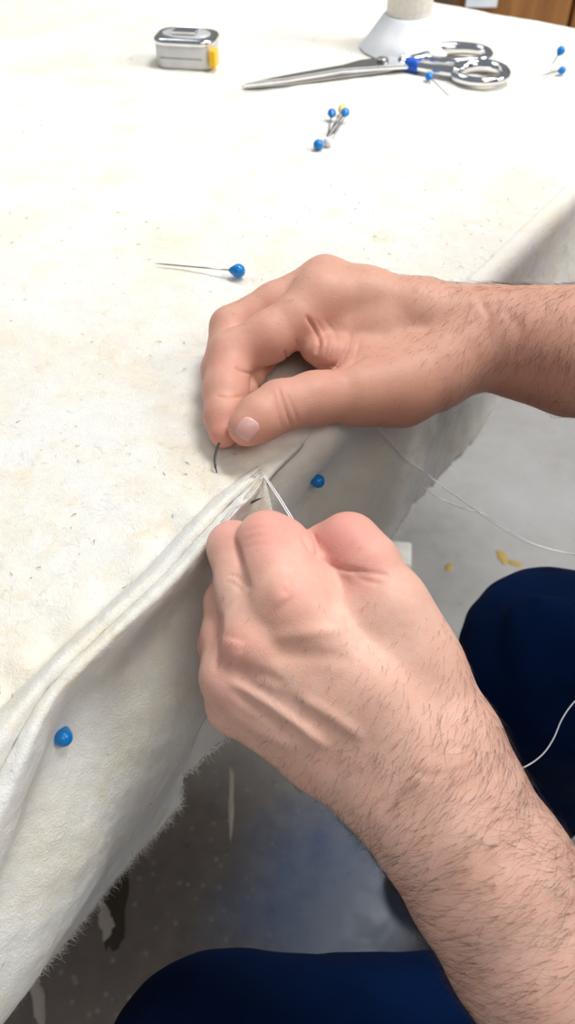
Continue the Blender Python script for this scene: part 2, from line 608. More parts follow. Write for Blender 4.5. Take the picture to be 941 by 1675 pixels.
def top_fn(u, v):
    b = 1.05 * u ** 1.7
    a = -0.5 + 1.234 * v
    z = np.full_like(a, ZT)
    # turned down into the stitched groove along the edge, puckered between stitches
    g = np.exp(-(b / 0.006) ** 2)
    sewn = 1 / (1 + np.exp((a - 0.005) / 0.01))
    z -= g * (0.0045 * sewn + 0.0015)
    z += sewn * 0.0016 * np.exp(-((b - 0.012) / 0.008) ** 2) * np.sin(a * 2 * math.pi / 0.026 + 2 * np.sin(a * 40))
    q = E0[None] + a[:, None] * E1 + b[:, None] * E2
    p = np.stack([q[:, 0], q[:, 1], z], 1)
    # rounded far edge
    far = np.clip((a - 0.722) / 0.012, 0, 1)
    p[:, 2] += lump(p) - 0.01 * far ** 2
    return p


thick(grid_sheet('top_panel', top_fn, 300, 420, M_FELT, felt))

# far hanging side
def far_fn(u, v):
    b = 1.05 * u
    z = ZT - 0.008 - 0.18 * v
    a = 0.731 + 0.006 * np.sin(v * 3) + 0.003 * np.sin(b * 30)
    q = E0[None] + a[:, None] * E1 + b[:, None] * E2
    p = np.stack([q[:, 0], q[:, 1], z], 1)
    p[:, :2] += (lump(p)[:, None]) * E1
    return p


thick(grid_sheet('side_panel', far_fn, 160, 40, M_FELT, felt))

def near_fn(u, v):
    p = far_fn(u, v)
    p[:, :2] -= 1.236 * E1
    return p


thick(grid_sheet('side_panel', lambda u, v: near_fn(1 - u, v), 160, 40, M_FELT, felt))

HEM_PX = [(-420, 2130), (-200, 1880), (0, 1652), (110, 1532), (200, 1422), (295, 1312), (375, 1205), (500, 1045), (635, 887),
          (730, 775), (820, 640), (941, 470), (1080, 270)]
HZ = 0.57
hem_ab = np.array([to_ab(P(u, v, HZ)) for u, v in HEM_PX])


def hem_b(a):
    return np.interp(a, hem_ab[:, 0], hem_ab[:, 1])


# right hand length of the hanging side (not yet sewn)
PROF = np.array([[0.004, 0.7445], [0.001, 0.7485], [-0.004, 0.7500], [-0.009, 0.7470], [-0.0115, 0.740], [-0.012, 0.730], [-0.011, 0.70], [-0.011, 0.65], [-0.012, 0.61]])


A_TUCK = to_ab(P(294, 1312, 0.58))[0] - 0.03


def right_fn(u, v):
    a = A_TUCK + (0.72 - A_TUCK) * u
    m = 40
    prof = catmull(PROF, 60)
    tt = np.linspace(0, 1, 60)
    pb, pz = np.interp(v * 0.94, tt, prof[:, 0]), np.interp(v * 0.94, tt, prof[:, 1])
    hb = hem_b(a)
    k = np.clip((0.742 - pz) / (0.742 - HZ), 0, 1)
    z = np.where(v > 0.94, 0.61 - (v - 0.94) / 0.06 * (0.61 - HZ), pz)
    k = np.clip((0.742 - z) / (0.742 - HZ), 0, 1)
    base = np.where(v > 0.94, -0.012, pb)
    b = base * (1 - k) + k * np.minimum(hb, 0.02)
    # hollow under the working hand, soft folds
    up = np.clip((0.045 - a) / 0.035, 0, 1)
    b = b + 0.012 * up * np.clip(1 - k * 3, 0, 1)
    z = z - 0.016 * up * np.clip(1 - k * 3, 0, 1)
    hol = np.exp(-((a - 0.055) / 0.045) ** 2) * np.exp(-((z - 0.70) / 0.030) ** 2)
    b = b + 0.022 * np.clip(1 - (a - A_TUCK) / 0.09, 0, 1) * np.clip(k * 8 + 0.2 * (pz < 0.749), 0, 1)
    b = b + 0.010 * hol + 0.0035 * np.sin(a * 34 + 1.0) * k
    q = E0[None] + a[:, None] * E1 + b[:, None] * E2
    p = np.stack([q[:, 0], q[:, 1], z], 1)
    p[:, 2] += 0.0022 * waves(np.stack([a, a * 0], 1), 70, 8, 6) * k ** 4
    l = lump(p, 1.2)
    p[:, :2] -= l[:, None] * E2 * np.clip(k * 6, 0, 1)[:, None]
    p[:, 2] += l * (1 - np.clip(k * 6, 0, 1))
    return p


def right_v(u, v):
    return right_fn(u, np.clip(v, 0, 1))


thick(grid_sheet('side_panel', right_v, 330, 120, M_FELT, felt))

# left length: a doubled, rolled seam allowance and the hanging panel held by the hand
G = [(-330, 1490), (-140, 1300), (-60, 1222), (0, 1162), (60, 1105), (150, 1018), (250, 925), (320, 846), (362, 806), (394, 782), (413, 770), (424, 765)]
LIP = [(-330, 1900), (-70, 1580), (0, 1410), (56, 1252), (102, 1143), (188, 1054), (286, 962), (357, 884), (388, 846), (410, 822), (424, 800), (431, 778)]
LZ = [0.66, 0.690, 0.712, 0.732, 0.741, 0.745, 0.745, 0.745, 0.745, 0.745, 0.745, 0.746]
EDGE = [(434, 781, 0.744), (446, 815, 0.737), (452, 855, 0.730), (430, 950, 0.715), (388, 1050, 0.697), (345, 1125, 0.678), (316, 1180, 0.655), (304, 1240, 0.62), (294, 1312, 0.58)]


for _a in (-0.36, -0.43, -0.50):                 # the roll runs on along the edge towards the near end of the table
    g_, l_ = world_to_cam(np.array([T(_a, 0.002, 0.748), T(_a, -0.045, 0.67)]))
    G.insert(0, (g_[0] / g_[2] * FPX + 470.5, g_[1] / g_[2] * FPX + 837.5))
    LIP.insert(0, (l_[0] / l_[2] * FPX + 470.5, l_[1] / l_[2] * FPX + 837.5))
    LZ.insert(0, 0.67)


def left_panel():
    rows_w = []
    nst = len(G)
    # rows of the roll, by station
    prof = [(0.0, 0.0, -0.0040), (0.10, 0.1, 0.0035), (0.27, 0.27, 0.0075), (0.42, 0.42, 0.0055), (0.50, 0.50, 0.0015), (0.58, 0.58, 0.0055), (0.74, 0.74, 0.0080), (0.90, 0.9, 0.0035), (1.0, 1.0, -0.002)]
    cols = []
    a_free = to_ab(P(*EDGE[-1]))[0]
    nr = len(prof)
    for i in range(nst):
        gu, gv = G[i]; lu, lv = LIP[i]
        col = []
        hs = min(1.0, math.hypot(gu - lu, gv - lv) / 52)
        for t, tz, hz in prof:
            u, v = gu + (lu - gu) * t, gv + (lv - gv) * t
            z = 0.748 + (LZ[i] - 0.745) * tz ** 1.5 + hz * hs
            col.append(P(u, v, z))
        lip = P(lu, lv, LZ[i] - 0.002)
        a_l, b_l = to_ab(lip)
        # hanging part: from the lip straight down to the hem, or to the free edge near the hand
        e = catmull([P(*x) for x in EDGE], 9)
        hang = []
        if i == 6: a3 = a_l
        ah = a_l if i <= 6 else a3 + (a_free - a3) * ((i - 6) / (nst - 7.0))
        hb = float(hem_b(ah))
        hem = T(ah, hb, HZ)
        for j in range(1, 9):
            t = j / 8.0
            rec = 0.007 * math.exp(-((t - 0.13) / 0.12) ** 2)
            bul = -0.014 * math.sin(math.pi * min(1, t)) ** 2
            s = lip * (1 - t) + hem * t
            s[:2] += (rec + bul) * E2
            hang.append(s)
        cols.append((np.array(col), np.array(hang)))
    # stations nearest the hand lean towards the free edge
    w = [0 if i < 9 else ((i - 8) / (nst - 9.0)) ** 1.3 for i in range(nst)]
    e = catmull([P(*x) for x in EDGE], 9)
    out = []
    for i in range(nst):
        col, hang = cols[i]
        if i >= 9:
            hang = hang * (1 - w[i]) + e[1:] * w[i]
        out.append(np.concatenate([col, hang]))
    A = np.array(out)                           # station, row, xyz
    A = np.stack([np.concatenate([catmull(A[i][:nr], 90), catmull(A[i][nr - 1:], 110)[1:]]) for i in range(nst)], 0)
    mid = A[:, 60]
    Ls = np.concatenate([[0], np.cumsum(np.linalg.norm(np.diff(mid, axis=0), axis=1))])
    ts = np.interp(np.linspace(0, Ls[-1], 400), Ls, np.arange(nst))
    A = np.stack([catmull_at(A[:, j], ts) for j in range(A.shape[1])], 1)
    nu, nv = A.shape[:2]
    p = A.reshape(-1, 3)
    du = np.gradient(A, axis=0); dv = np.gradient(A, axis=1)
    nrm = np.cross(dv, du).reshape(-1, 3)
    nrm /= np.linalg.norm(nrm, axis=1)[:, None] + 1e-12
    if (nrm @ np.array([-E2[0], -E2[1], 0.6])).mean() < 0: nrm = -nrm
    p = p + nrm * lump(p, 1.3)[:, None]
    idx = np.arange(nu * nv).reshape(nu, nv)
    f = np.stack([idx[:-1, :-1], idx[:-1, 1:], idx[1:, 1:], idx[1:, :-1]], -1).reshape(-1, 4)
    me = mesh_np('side_panel', p, f)
    o = link('side_panel', me, M_FELT, felt)
    if me.polygons[len(me.polygons) // 2].normal.dot(Vector(nrm[len(nrm) // 2])) < 0:
        me.flip_normals()
    thick(o, 0.0012)
    return p.reshape(nu, nv, 3), nrm.reshape(nu, nv, 3)


LP, LN = left_panel()


# wool fibres standing off the felt
def fuzz():
    R, D, N, L = [], [], [], []
    g = np.random.default_rng(11)
    nu, nv = LP.shape[:2]
    down = np.array([0, 0, -1.0])

    def put(p, n, d, l):
        R.append(p); N.append(n); D.append(d); L.append(l)
    # left panel: hem, free edge and face
    hl = np.concatenate([[0], np.cumsum(np.linalg.norm(np.diff(LP[:, -1], axis=0), axis=1))])
    for _ in range(4200):                                         # hem
        i = int(np.interp(g.uniform(hl[150], hl[-1]), hl, np.arange(nu)))
        j = nv - 1 - int(abs(g.normal(0, 1.6)))
        d = down * g.uniform(0.0, 0.6) - np.append(E2 * g.uniform(0.1, 1), 0) + np.append(E1 * g.normal(0, 0.8), 0)
        nn = np.cross(d, g.normal(0, 1, 3))
        put(LP[i, j], nn / np.linalg.norm(nn), d, g.uniform(0.002, 0.0085))
    for _ in range(500):                                          # free edge
        i = nu - 1 - int(abs(g.normal(0, 1.5))); j = g.integers(nv - 70, nv)
        d = np.append(E1, 0) * g.uniform(0.2, 1) + g.normal(0, 0.6, 3)
        put(LP[i, j], LN[i, j], d, g.uniform(0.002, 0.006))
    for _ in range(7500):                                         # face
        i = g.integers(150, nu); j = g.integers(95, nv)
        put(LP[i, j], LN[i, j], g.normal(0, 1, 3), g.uniform(0.003, 0.010))
    for _ in range(3200):                                         # rolled edge
        i = g.integers(150, nu); j = g.integers(4, 95)
        put(LP[i, j], LN[i, j], g.normal(0, 1, 3), g.uniform(0.002, 0.006))
    # right panel: hem and face
    uu = g.uniform(0.05, 0.8, 3000); vv = 1 - np.abs(g.normal(0, 0.004, 3000))
    pr = right_fn(uu, vv)
    for p in pr:
        d = down * g.uniform(0.0, 0.6) - np.append(E2 * g.uniform(0.1, 1), 0) + np.append(E1 * g.normal(0, 0.8), 0)
        nn = np.cross(d, g.normal(0, 1, 3))
        put(p, nn / np.linalg.norm(nn), d, g.uniform(0.002, 0.008))
    uu = g.uniform(0.1, 0.75, 3500); vv = g.uniform(0.12, 1, 3500)
    for p in right_fn(uu, vv):
        put(p, np.append(-E2, 0), g.normal(0, 1, 3), g.uniform(0.003, 0.008))
    # top panel
    a = g.uniform(-0.2, 0.25, 3000); b = g.uniform(0, 1, 3000) ** 1.8 * 0.35
    for k in range(3000):
        put(T(a[k], b[k], ZT + 0.0002), np.array([0, 0, 1.0]), g.normal(0, 1, 3), g.uniform(0.003, 0.009))
    V, F = hair_bundle(np.array(R), np.array(D), np.array(N), np.array(L), 0.000095, 3, 1.2, 8, 0.3)
    link('wool_fuzz', mesh_np('wool_fuzz', V, F), M_FIBRE, felt, 'stuff')
    # straw-coloured vegetable flecks
    n = 420
    a = g.uniform(-0.2, 0.6, n); b = g.uniform(0.01, 1, n) ** 1.4 * 0.55
    R = np.array([T(a[k], b[k], ZT + 0.0004) for k in range(n)])
    R2 = np.array([LP[g.integers(150, nu), g.integers(10, nv)] for _ in range(50)])
    N2 = np.tile(np.append(-E2, 0) * 0.7 + np.array([0, 0, 0.7]), (50, 1))
    V, F = hair_bundle(np.concatenate([R, R2 + N2 * 0.0008]), g.normal(0, 1, (n + 50, 3)), np.concatenate([np.tile([0, 0, 1.0], (n, 1)), N2]),
                       g.uniform(0.0008, 0.0032, n + 50), 0.00022, 4, 0.5, 2, 0.06)
    link('straw_fleck', mesh_np('straw_fleck', V, F), M_FLECK, felt, 'stuff')


fuzz()


# slip stitches in the groove
def stitches():
    parts = []
    g = np.random.default_rng(5)
    a = -0.20
    while a < -0.005:
        l = 0.012 + g.uniform(-0.002, 0.003)
        p = [T(a, -0.001, 0.7455), T(a + l * 0.3, 0.0008, 0.7480), T(a + l * 0.7, 0.0004, 0.7480), T(a + l, 0.0015, 0.7455)]
        parts.append(tube_np(catmull(p, 8), 0.00032, 5))
        a += l + g.uniform(0.001, 0.006)
    V, F = merge(parts)
    link('stitch', poly_mesh('stitch', V, F), M_THREAD, felt, 'stuff')


stitches()


# ------------------------------------------------------------------ implicit bodies
def smin(a, b, k):
    h = np.maximum(k - np.abs(a - b), 0) / k
    return np.minimum(a, b) - h * h * k * 0.25


def cap_d(p, c):
    a, b, r1, r2 = c
    ba = b - a
    pa = p - a
    h = np.clip(pa @ ba / max(ba @ ba, 1e-9), 0, 1)
    q = pa - h[:, None] * ba
    return np.sqrt((q * q).sum(1)) - (r1 + (r2 - r1) * h)


def chain(pts):
    """pts: list of (u, v, depth mm, radius mm) -> capsules in camera space"""
    out = []
    for p, q in zip(pts[:-1], pts[1:]):
        out.append((J(*p[:3]), J(*q[:3]), p[3], q[3]))
    return out


def J(u, v, d):
    return np.array([(u - 470.5) / FPX * d, (v - 837.5) / FPX * d, d])


def field(p, body, kb, fingers):
    d = None
    for c in body:
        e = cap_d(p, c)
        d = e if d is None else smin(d, e, kb)
    for caps, root, kroot, r0, r1 in fingers:
        f = None
        for c in caps:
            e = cap_d(p, c)
            f = e if f is None else smin(f, e, 4.0)
        t = np.clip((np.sqrt(((p - root) ** 2).sum(1)) - r0) / (r1 - r0), 0, 1)
        k = 0.9 + (kroot - 0.9) * (1 - t * t * (3 - 2 * t))
        d = smin(d, f, k)
    return d


def polygonise(fn, lo, hi, h):
    """surface nets over the sign change of fn, evaluated only near the surface"""
    B = 8
    lo = np.array(lo, float); n = np.ceil((np.array(hi) - lo) / (h * B)).astype(int)
    ctr = np.stack(np.meshgrid(*[np.arange(k) for k in n], indexing='ij'), -1).reshape(-1, 3)
    cp = lo + (ctr + 0.5) * B * h - 0.5 * h
    dc = fn(cp)
    near = np.abs(dc) < B * h * 0.95 + 3.0 * h
    N = n * B
    Fd = np.repeat(np.repeat(np.repeat(dc.reshape(n), B, 0), B, 1), B, 2).astype(np.float32)
    off = np.stack(np.meshgrid(*[np.arange(B)] * 3, indexing='ij'), -1).reshape(-1, 3)
    blk = ctr[near]
    for s in range(0, len(blk), 600):
        ii = (blk[s:s + 600, None, :] * B + off[None]).reshape(-1, 3)
        Fd[ii[:, 0], ii[:, 1], ii[:, 2]] = fn(lo + ii * h)
    ins = Fd < 0
    c = np.zeros(tuple(N - 1), np.int8)
    for i in (0, 1):
        for j in (0, 1):
            for k in (0, 1):
                c += ins[i:N[0] - 1 + i, j:N[1] - 1 + j, k:N[2] - 1 + k]
    act = np.argwhere((c > 0) & (c < 8))
    idx = np.full(c.shape, -1, np.int32)
    idx[act[:, 0], act[:, 1], act[:, 2]] = np.arange(len(act))
    acc = np.zeros((len(act), 3)); cnt = np.zeros(len(act))
    co = [(i, j, k) for i in (0, 1) for j in (0, 1) for k in (0, 1)]
    for a in co:
        for ax in range(3):
            if a[ax]: continue
            b = list(a); b[ax] = 1
            fa = Fd[act[:, 0] + a[0], act[:, 1] + a[1], act[:, 2] + a[2]]
            fb = Fd[act[:, 0] + b[0], act[:, 1] + b[1], act[:, 2] + b[2]]
            x = (fa < 0) != (fb < 0)
            t = np.where(x, fa / np.where(x, fa - fb, 1), 0)
            q = np.array(a, float)[None] + np.eye(3)[ax][None] * t[:, None]
            acc += q * x[:, None]; cnt += x
    verts = lo + (act + acc / cnt[:, None]) * h
    faces = []
    for ax in range(3):
        sl0 = [slice(None)] * 3; sl1 = [slice(None)] * 3
        sl0[ax] = slice(0, -1); sl1[ax] = slice(1, None)
        e = ins[tuple(sl0)] != ins[tuple(sl1)]
        w = np.argwhere(e)
        b, cx = (ax + 1) % 3, (ax + 2) % 3
        ok = (w[:, b] > 0) & (w[:, cx] > 0) & (w[:, b] < N[b] - 1) & (w[:, cx] < N[cx] - 1)
        w = w[ok]
        s = ins[w[:, 0], w[:, 1], w[:, 2]]
        qs = []
        for db, dc_ in ((0, 0), (1, 0), (1, 1), (0, 1)):
            v = w.copy(); v[:, b] -= 1 - db; v[:, cx] -= 1 - dc_
            qs.append(idx[v[:, 0], v[:, 1], v[:, 2]])
        q = np.stack(qs, 1)
        q = np.where(s[:, None], q, q[:, ::-1])
        faces.append(q)
    faces = np.concatenate(faces)
    return verts, faces[(faces >= 0).all(1)]


def vnormals(v, f):
    n = np.zeros_like(v)
    fn = np.cross(v[f[:, 2]] - v[f[:, 0]], v[f[:, 3]] - v[f[:, 1]])
    for k in range(4):
        np.add.at(n, f[:, k], fn)
    return n / (np.linalg.norm(n, axis=1)[:, None] + 1e-12)


def relax(v, f, it=2, w=0.5):
    for _ in range(it):
        s = np.zeros_like(v); c = np.zeros(len(v))
        for k in range(4):
            np.add.at(s, f[:, k], v[f[:, (k + 1) % 4]]); np.add.at(c, f[:, k], 1)
            np.add.at(s, f[:, k], v[f[:, (k + 3) % 4]]); np.add.at(c, f[:, k], 1)
        v = v * (1 - w) + w * s / c[:, None]
    return v


def px(v):
    return np.stack([v[:, 0] / v[:, 2] * FPX + 470.5, v[:, 1] / v[:, 2] * FPX + 837.5], 1)


def front(v, n):
    """vertices of the near side of the body"""
    q = np.floor(px(v) / 4).astype(int)
    key = (q[:, 0] + 5000) * 20000 + q[:, 1] + 5000
    o = np.argsort(key)
    ks, zs = key[o], v[o, 2]
    st = np.concatenate([[0], np.nonzero(np.diff(ks))[0] + 1])
    mn = np.minimum.reduceat(zs, st)
    z0 = np.empty(len(v)); z0[o] = np.repeat(mn, np.diff(np.concatenate([st, [len(v)]])))
    view = v / np.linalg.norm(v, axis=1)[:, None]
    return (v[:, 2] < z0 + 6) & ((n * view).sum(1) < 0.1)


def seg_dist(q, pl):
    best = np.full(len(q), 1e9); tt = np.zeros(len(q))
    m = len(pl) - 1
    for i in range(m):
        a, b = np.array(pl[i], float), np.array(pl[i + 1], float)
        ba = b - a
        h = np.clip((q - a) @ ba / (ba @ ba), 0, 1)
        d = np.linalg.norm(q - a - h[:, None] * ba, axis=1)
        k = d < best
        best[k] = d[k]; tt[k] = (i + h[k]) / m
    return best, tt


def sculpt(v, n, feats):
    """feats: (polyline, half width mm, height mm): tendons, veins (+), creases (-)"""
    fr = front(v, n)
    q = px(v)
    d = np.zeros(len(v))
    for pl, w, amp in feats:
        pl = np.array(pl, float)
        lo, hi = pl.min(0) - 60, pl.max(0) + 60
        m = fr & (q > lo).all(1) & (q < hi).all(1)
        if not m.any(): continue
        pp = catmull(pl, max(4, len(pl) * 4)) if len(pl) > 2 else pl
        ds, t = seg_dist(q[m], pp)
        mm = ds * v[m, 2] / FPX
        fade = np.clip(np.minimum(t, 1 - t) / 0.22, 0, 1)
        d[m] += amp * np.exp(-(mm / w) ** 2) * (fade * (2 - fade))
    return v + n * d[:, None]


def spots(v, lst):
    q = px(v)
    out = np.zeros(len(v))
    for u, w, r, a in lst:
        out = np.maximum(out, a * np.exp(-(((q[:, 0] - u) ** 2 + (q[:, 1] - w) ** 2) / r ** 2)))
    return np.clip(out, 0, 1)


# ------------------------------------------------------------------ right hand (above)
def right_hand():
    body = []
    body += chain([(1180, 585, 385, 36), (1060, 580, 390, 34), (941, 575, 395, 31), (860, 562, 401, 27), (795, 553, 405, 24)])        # forearm
    body += chain([(1180, 585, 405, 34), (941, 560, 415, 27), (795, 545, 420, 23)])
    body += chain([(795, 545, 402, 22), (690, 517, 404, 17), (600, 490, 404, 14.5), (528, 487, 399, 13.5)])                # index metacarpal
    body += chain([(795, 540, 412, 21), (690, 508, 416, 15), (600, 481, 416, 12.5), (532, 460, 411, 12)])                # middle metacarpal
    body += chain([(795, 545, 424, 19), (690, 525, 430, 15), (555, 478, 425, 12)])
    body += chain([(795, 560, 432, 18), (690, 545, 440, 14), (575, 500, 434, 11.5)])
    body += chain([(800, 562, 402, 21), (745, 585, 398, 19), (705, 612, 394, 18), (655, 634, 389, 16.5), (580, 644, 380, 13.5)])  # thumb metacarpal
    body += chain([(690, 545, 408, 16), (620, 545, 404, 15), (565, 545, 400, 11)])                                         # first web
    body += chain([(660, 590, 398, 15), (600, 592, 393, 9.5), (540, 580, 391, 7.4), (513, 572, 392, 6.4)])
    body += chain([(700, 600, 415, 16), (640, 570, 425, 14), (590, 530, 428, 12)])                                         # palm
    fing = []
    idx = chain([(528, 487, 399, 13.5), (487, 522, 395, 12.6), (440, 552, 392, 12.3), (378, 580, 391, 11.2), (369, 640, 379, 10.4), (366, 680, 371, 8.8), (366, 708, 366, 7.0)])
    fing.append((idx, J(528, 500, 398), 9, 14, 36))
    mid = chain([(532, 460, 411, 12), (450, 497, 408, 10.5), (377, 535, 405, 10), (362, 605, 392, 9.3), (368, 662, 379, 8)])
    fing.append((mid, J(532, 470, 411), 7, 12, 30))
    ring = chain([(555, 478, 425, 12), (480, 515, 421, 10.5), (405, 552, 416, 9.8), (392, 602, 402, 9), (398, 636, 393, 7.5)])
    fing.append((ring, J(555, 478, 425), 6, 12, 26))
    pin = chain([(575, 500, 434, 11.5), (515, 528, 430, 9), (460, 552, 424, 8.4), (424, 588, 408, 7.8), (414, 612, 400, 6.8)])
    fing.append((pin, J(575, 500, 434), 6, 12, 24))
    th = chain([(655, 634, 389, 16.5), (580, 644, 380, 13.5), (515, 652, 371, 12.2), (458, 664, 364, 11.4), (425, 684, 359, 10.6), (404, 699, 356, 8.6)])
    fing.append((th, J(640, 636, 388), 10, 20, 40))
    pts = np.array([q for c in body for q in c[:2]] + [q for f in fing for c in f[0] for q in c[:2]])
    lo, hi = pts.min(0) - 38, pts.max(0) + 38
    lo[0] = pts[:, 0].min() - 16
    v, f = polygonise(lambda p: field(p, body, 7.0, fing), lo, hi, 0.9)
    v = relax(v, f, 3, 0.5)
    n = vnormals(v, f)
    feats = [
        ([(455, 632), (462, 655), (478, 700)], 0.55, -0.9), ([(446, 640), (452, 665), (462, 702)], 0.5, -0.55),
        ([(468, 640), (480, 668), (490, 695)], 0.5, -0.6),
        ([(384, 600), (396, 607), (412, 612)], 0.6, -1.1), ([(352, 648), (378, 650), (402, 648)], 0.5, -0.8),
        ([(466, 572), (470, 585), (478, 596)], 0.6, -1.0), ([(484, 555), (488, 570)], 0.5, -0.5),
        ([(500, 515), (516, 540), (522, 560), (516, 580)], 1.0, -1.6),
        ([(515, 520), (535, 555), (530, 585)], 0.7, -0.5), ([(530, 520), (552, 555), (545, 590)], 0.7, -0.45),
        ([(575, 545), (562, 585), (535, 603)], 0.9, -1.0), ([(590, 555), (578, 590), (552, 606)], 0.7, -0.5),
        ([(520, 600), (560, 600), (600, 580)], 1.2, -0.9),
        ([(545, 560), (538, 590)], 0.5, -0.4),
        ([(780, 480), (800, 520), (790, 560)], 2.0, -0.6), ([(820, 500), (850, 540), (845, 590)], 2.5, -0.5),
    ]
    v = sculpt(v, n, feats)
    # nail bed
    n = vnormals(v, f)
    pink = spots(v, [(366, 700, 45, 0.75), (403, 700, 40, 0.55), (430, 565, 60, 0.45), (470, 640, 60, 0.35), (510, 560, 60, 0.55), (370, 600, 50, 0.4), (545, 590, 40, 0.5)])
    q = px(v)
    tan = np.clip(0.48 - 0.2 * np.clip((q[:, 0] - 850) / 250, 0, 1) + 0.3 * spots(v, [(650, 680, 120, 1.0), (880, 640, 120, 1.0)]), 0, 1)  # shading painted into the right hand's skin, strongest along the underside
    return v, f, n, pink, tan


# ------------------------------------------------------------------ left hand (below)
def left_hand():
    body = []
    body += chain([(1130, 1990, 268, 40), (985, 1740, 279, 31), (892, 1578, 284, 28), (820, 1450, 288, 25), (752, 1350, 292, 22.5), (712, 1262, 294, 21)])   # forearm
    body += chain([(1120, 1960, 290, 40), (940, 1660, 288, 28), (842, 1548, 292, 25), (770, 1452, 294, 22.5), (705, 1362, 296, 20.5), (652, 1300, 298, 20)])
    body += chain([(1150, 1940, 290, 36), (905, 1520, 292, 25), (830, 1400, 296, 21), (765, 1290, 298, 20), (735, 1225, 299, 19.5)])
    body += chain([(712, 1235, 297, 20), (600, 1120, 293, 15), (468, 985, 293, 12.5)])
    body += chain([(690, 1262, 298, 20), (560, 1150, 295, 14), (417, 1050, 294, 12)])
    body += chain([(660, 1285, 300, 19), (520, 1185, 299, 14), (380, 1107, 299, 11.5)])
    body += chain([(640, 1300, 302, 18), (525, 1230, 304, 14), (388, 1152, 306, 11.0)])
    body += chain([(735, 1205, 303, 19), (692, 1100, 303, 15.5), (632, 990, 301, 14)])                                                   # thumb metacarpal
    body += chain([(660, 1130, 302, 16), (590, 1010, 303, 13), (545, 955, 306, 10)])                                                     # web
    body += chain([(640, 1180, 315, 18), (560, 1090, 318, 15), (470, 1040, 320, 13)])
    fing = []
    idx = chain([(468, 985, 293, 12.5), (452, 935, 300, 12.5), (437, 886, 309, 11.4), (458, 900, 325, 11), (485, 915, 336, 9.5), (497, 912, 345, 8)])
    fing.append((idx, J(475, 1000, 295), 9, 10, 30))
    i2 = chain([(505, 975, 299, 10), (492, 925, 306, 9.5), (470, 890, 313, 8.5)])
    fing.append((i2, J(480, 935, 304), 9, 14, 34))
    mid = chain([(417, 1050, 294, 12), (398, 965, 306, 10.5), (382, 895, 318, 10), (380, 905, 336, 9), (400, 930, 347, 8)])
    fing.append((mid, J(412, 1040, 296), 7, 8, 26))
    ring = chain([(380, 1107, 299, 11.5), (372, 1040, 311, 9.8), (371, 985, 323, 8.8), (375, 1000, 339, 8.2), (395, 1020, 348, 7.5)])
    fing.append((ring, J(380, 1107, 299), 6, 8, 24))
    pin = chain([(388, 1152, 306, 11.0), (368, 1095, 317, 8.8), (357, 1052, 326, 7.8), (362, 1065, 340, 7.2), (378, 1085, 347, 6.6)])
    fing.append((pin, J(388, 1152, 306), 6, 8, 24))
    th = chain([(692, 1100, 303, 15.5), (628, 985, 301, 14), (598, 925, 304, 12.8), (570, 892, 309, 12.2), (535, 905, 316, 11.2), (507, 917, 323, 9.5), (497, 922, 328, 8.5)])
    fing.append((th, J(650, 1030, 302), 10, 14, 34))
    pts = np.array([q for c in body for q in c[:2]] + [q for f in fing for c in f[0] for q in c[:2]])
    lo, hi = pts.min(0) - 40, pts.max(0) + 40
    v, f = polygonise(lambda p: field(p, body, 7.0, fing), lo, hi, 0.9)
    v = relax(v, f, 3, 0.5)
    n = vnormals(v, f)
    feats = [
        ([(470, 985), (455, 965), (480, 955)], 4.0, 1.3), ([(385, 1045), (380, 1065), (392, 1080)], 4.5, 1.0),
        ([(440, 1045), (500, 1035), (570, 1030)], 2.6, 0.9),
        ([(440, 1072), (520, 1072), (580, 1080)], 3.2, -0.9),
        ([(400, 1100), (470, 1130), (550, 1175), (600, 1215)], 2.2, 1.1),
        ([(370, 1110), (430, 1145), (480, 1180), (540, 1225)], 2.0, 1.3),
        ([(375, 1090), (440, 1112), (500, 1150)], 2.4, -1.1),
        ([(380, 1128), (440, 1172), (500, 1210)], 2.2, -0.9),
        ([(365, 1160), (420, 1195), (480, 1225)], 2.0, 0.7),
        ([(512, 872), (519, 890), (524, 910)], 0.8, -1.1),
        ([(548, 925), (566, 900), (580, 885)], 0.5, -0.45), ([(560, 930), (578, 908), (590, 895)], 0.5, -0.4),
        ([(590, 935), (615, 938), (640, 942)], 0.8, -0.7), ([(575, 938), (600, 950), (625, 955)], 0.9, -0.5),
        ([(492, 868), (508, 896), (530, 916), (560, 930), (600, 936)], 1.0, -1.5),
        ([(372, 940), (390, 945), (400, 960)], 0.5, -0.5), ([(368, 950), (385, 957), (398, 970)], 0.5, -0.4),
        ([(408, 966), (400, 940), (391, 905), (385, 880)], 1.0, -1.6),
        ([(362, 1000), (358, 1050), (352, 1100)], 0.9, -0.9),
        ([(400, 870), (430, 862), (460, 866)], 0.6, -0.25), ([(395, 885), (430, 876), (470, 882)], 0.6, -0.25), ([(395, 898), (430, 890), (475, 896)], 0.6, -0.22),
        ([(700, 1240), (740, 1220), (790, 1240)], 1.6, -0.4), ([(670, 1260), (720, 1270), (780, 1250)], 1.4, -0.4),
    ]
    v = sculpt(v, n, feats)
    n = vnormals(v, f)
    pink = spots(v, [(440, 870, 60, 0.75), (560, 880, 70, 0.9), (480, 970, 50, 0.45), (385, 1060, 50, 0.5), (380, 870, 40, 0.6), (600, 920, 50, 0.7), (360, 1120, 40, 0.3)])
    tan = np.zeros(len(v))  # no painted shade on this hand
    return v, f, n, pink, tan


RH = right_hand()
LH = left_hand()

person = empty('person', (0, 0, 0), 'seated person in dark blue trousers hand-sewing the felt with bare hairy forearms', 'person')


def wc(a, b, r1, r2):
    return (np.array(a, float) * 1000, np.array(b, float) * 1000, r1 * 1000, r2 * 1000)


SHO_L, SHO_R, ELB_L, ELB_R = (0.41, 0.03, 0.93), (0.47, 0.43, 0.99), (0.225, -0.02, 0.60), (0.43, 0.37, 0.745)
NECK, HEAD = (0.45, 0.235, 1.06), (0.40, 0.235, 1.21)


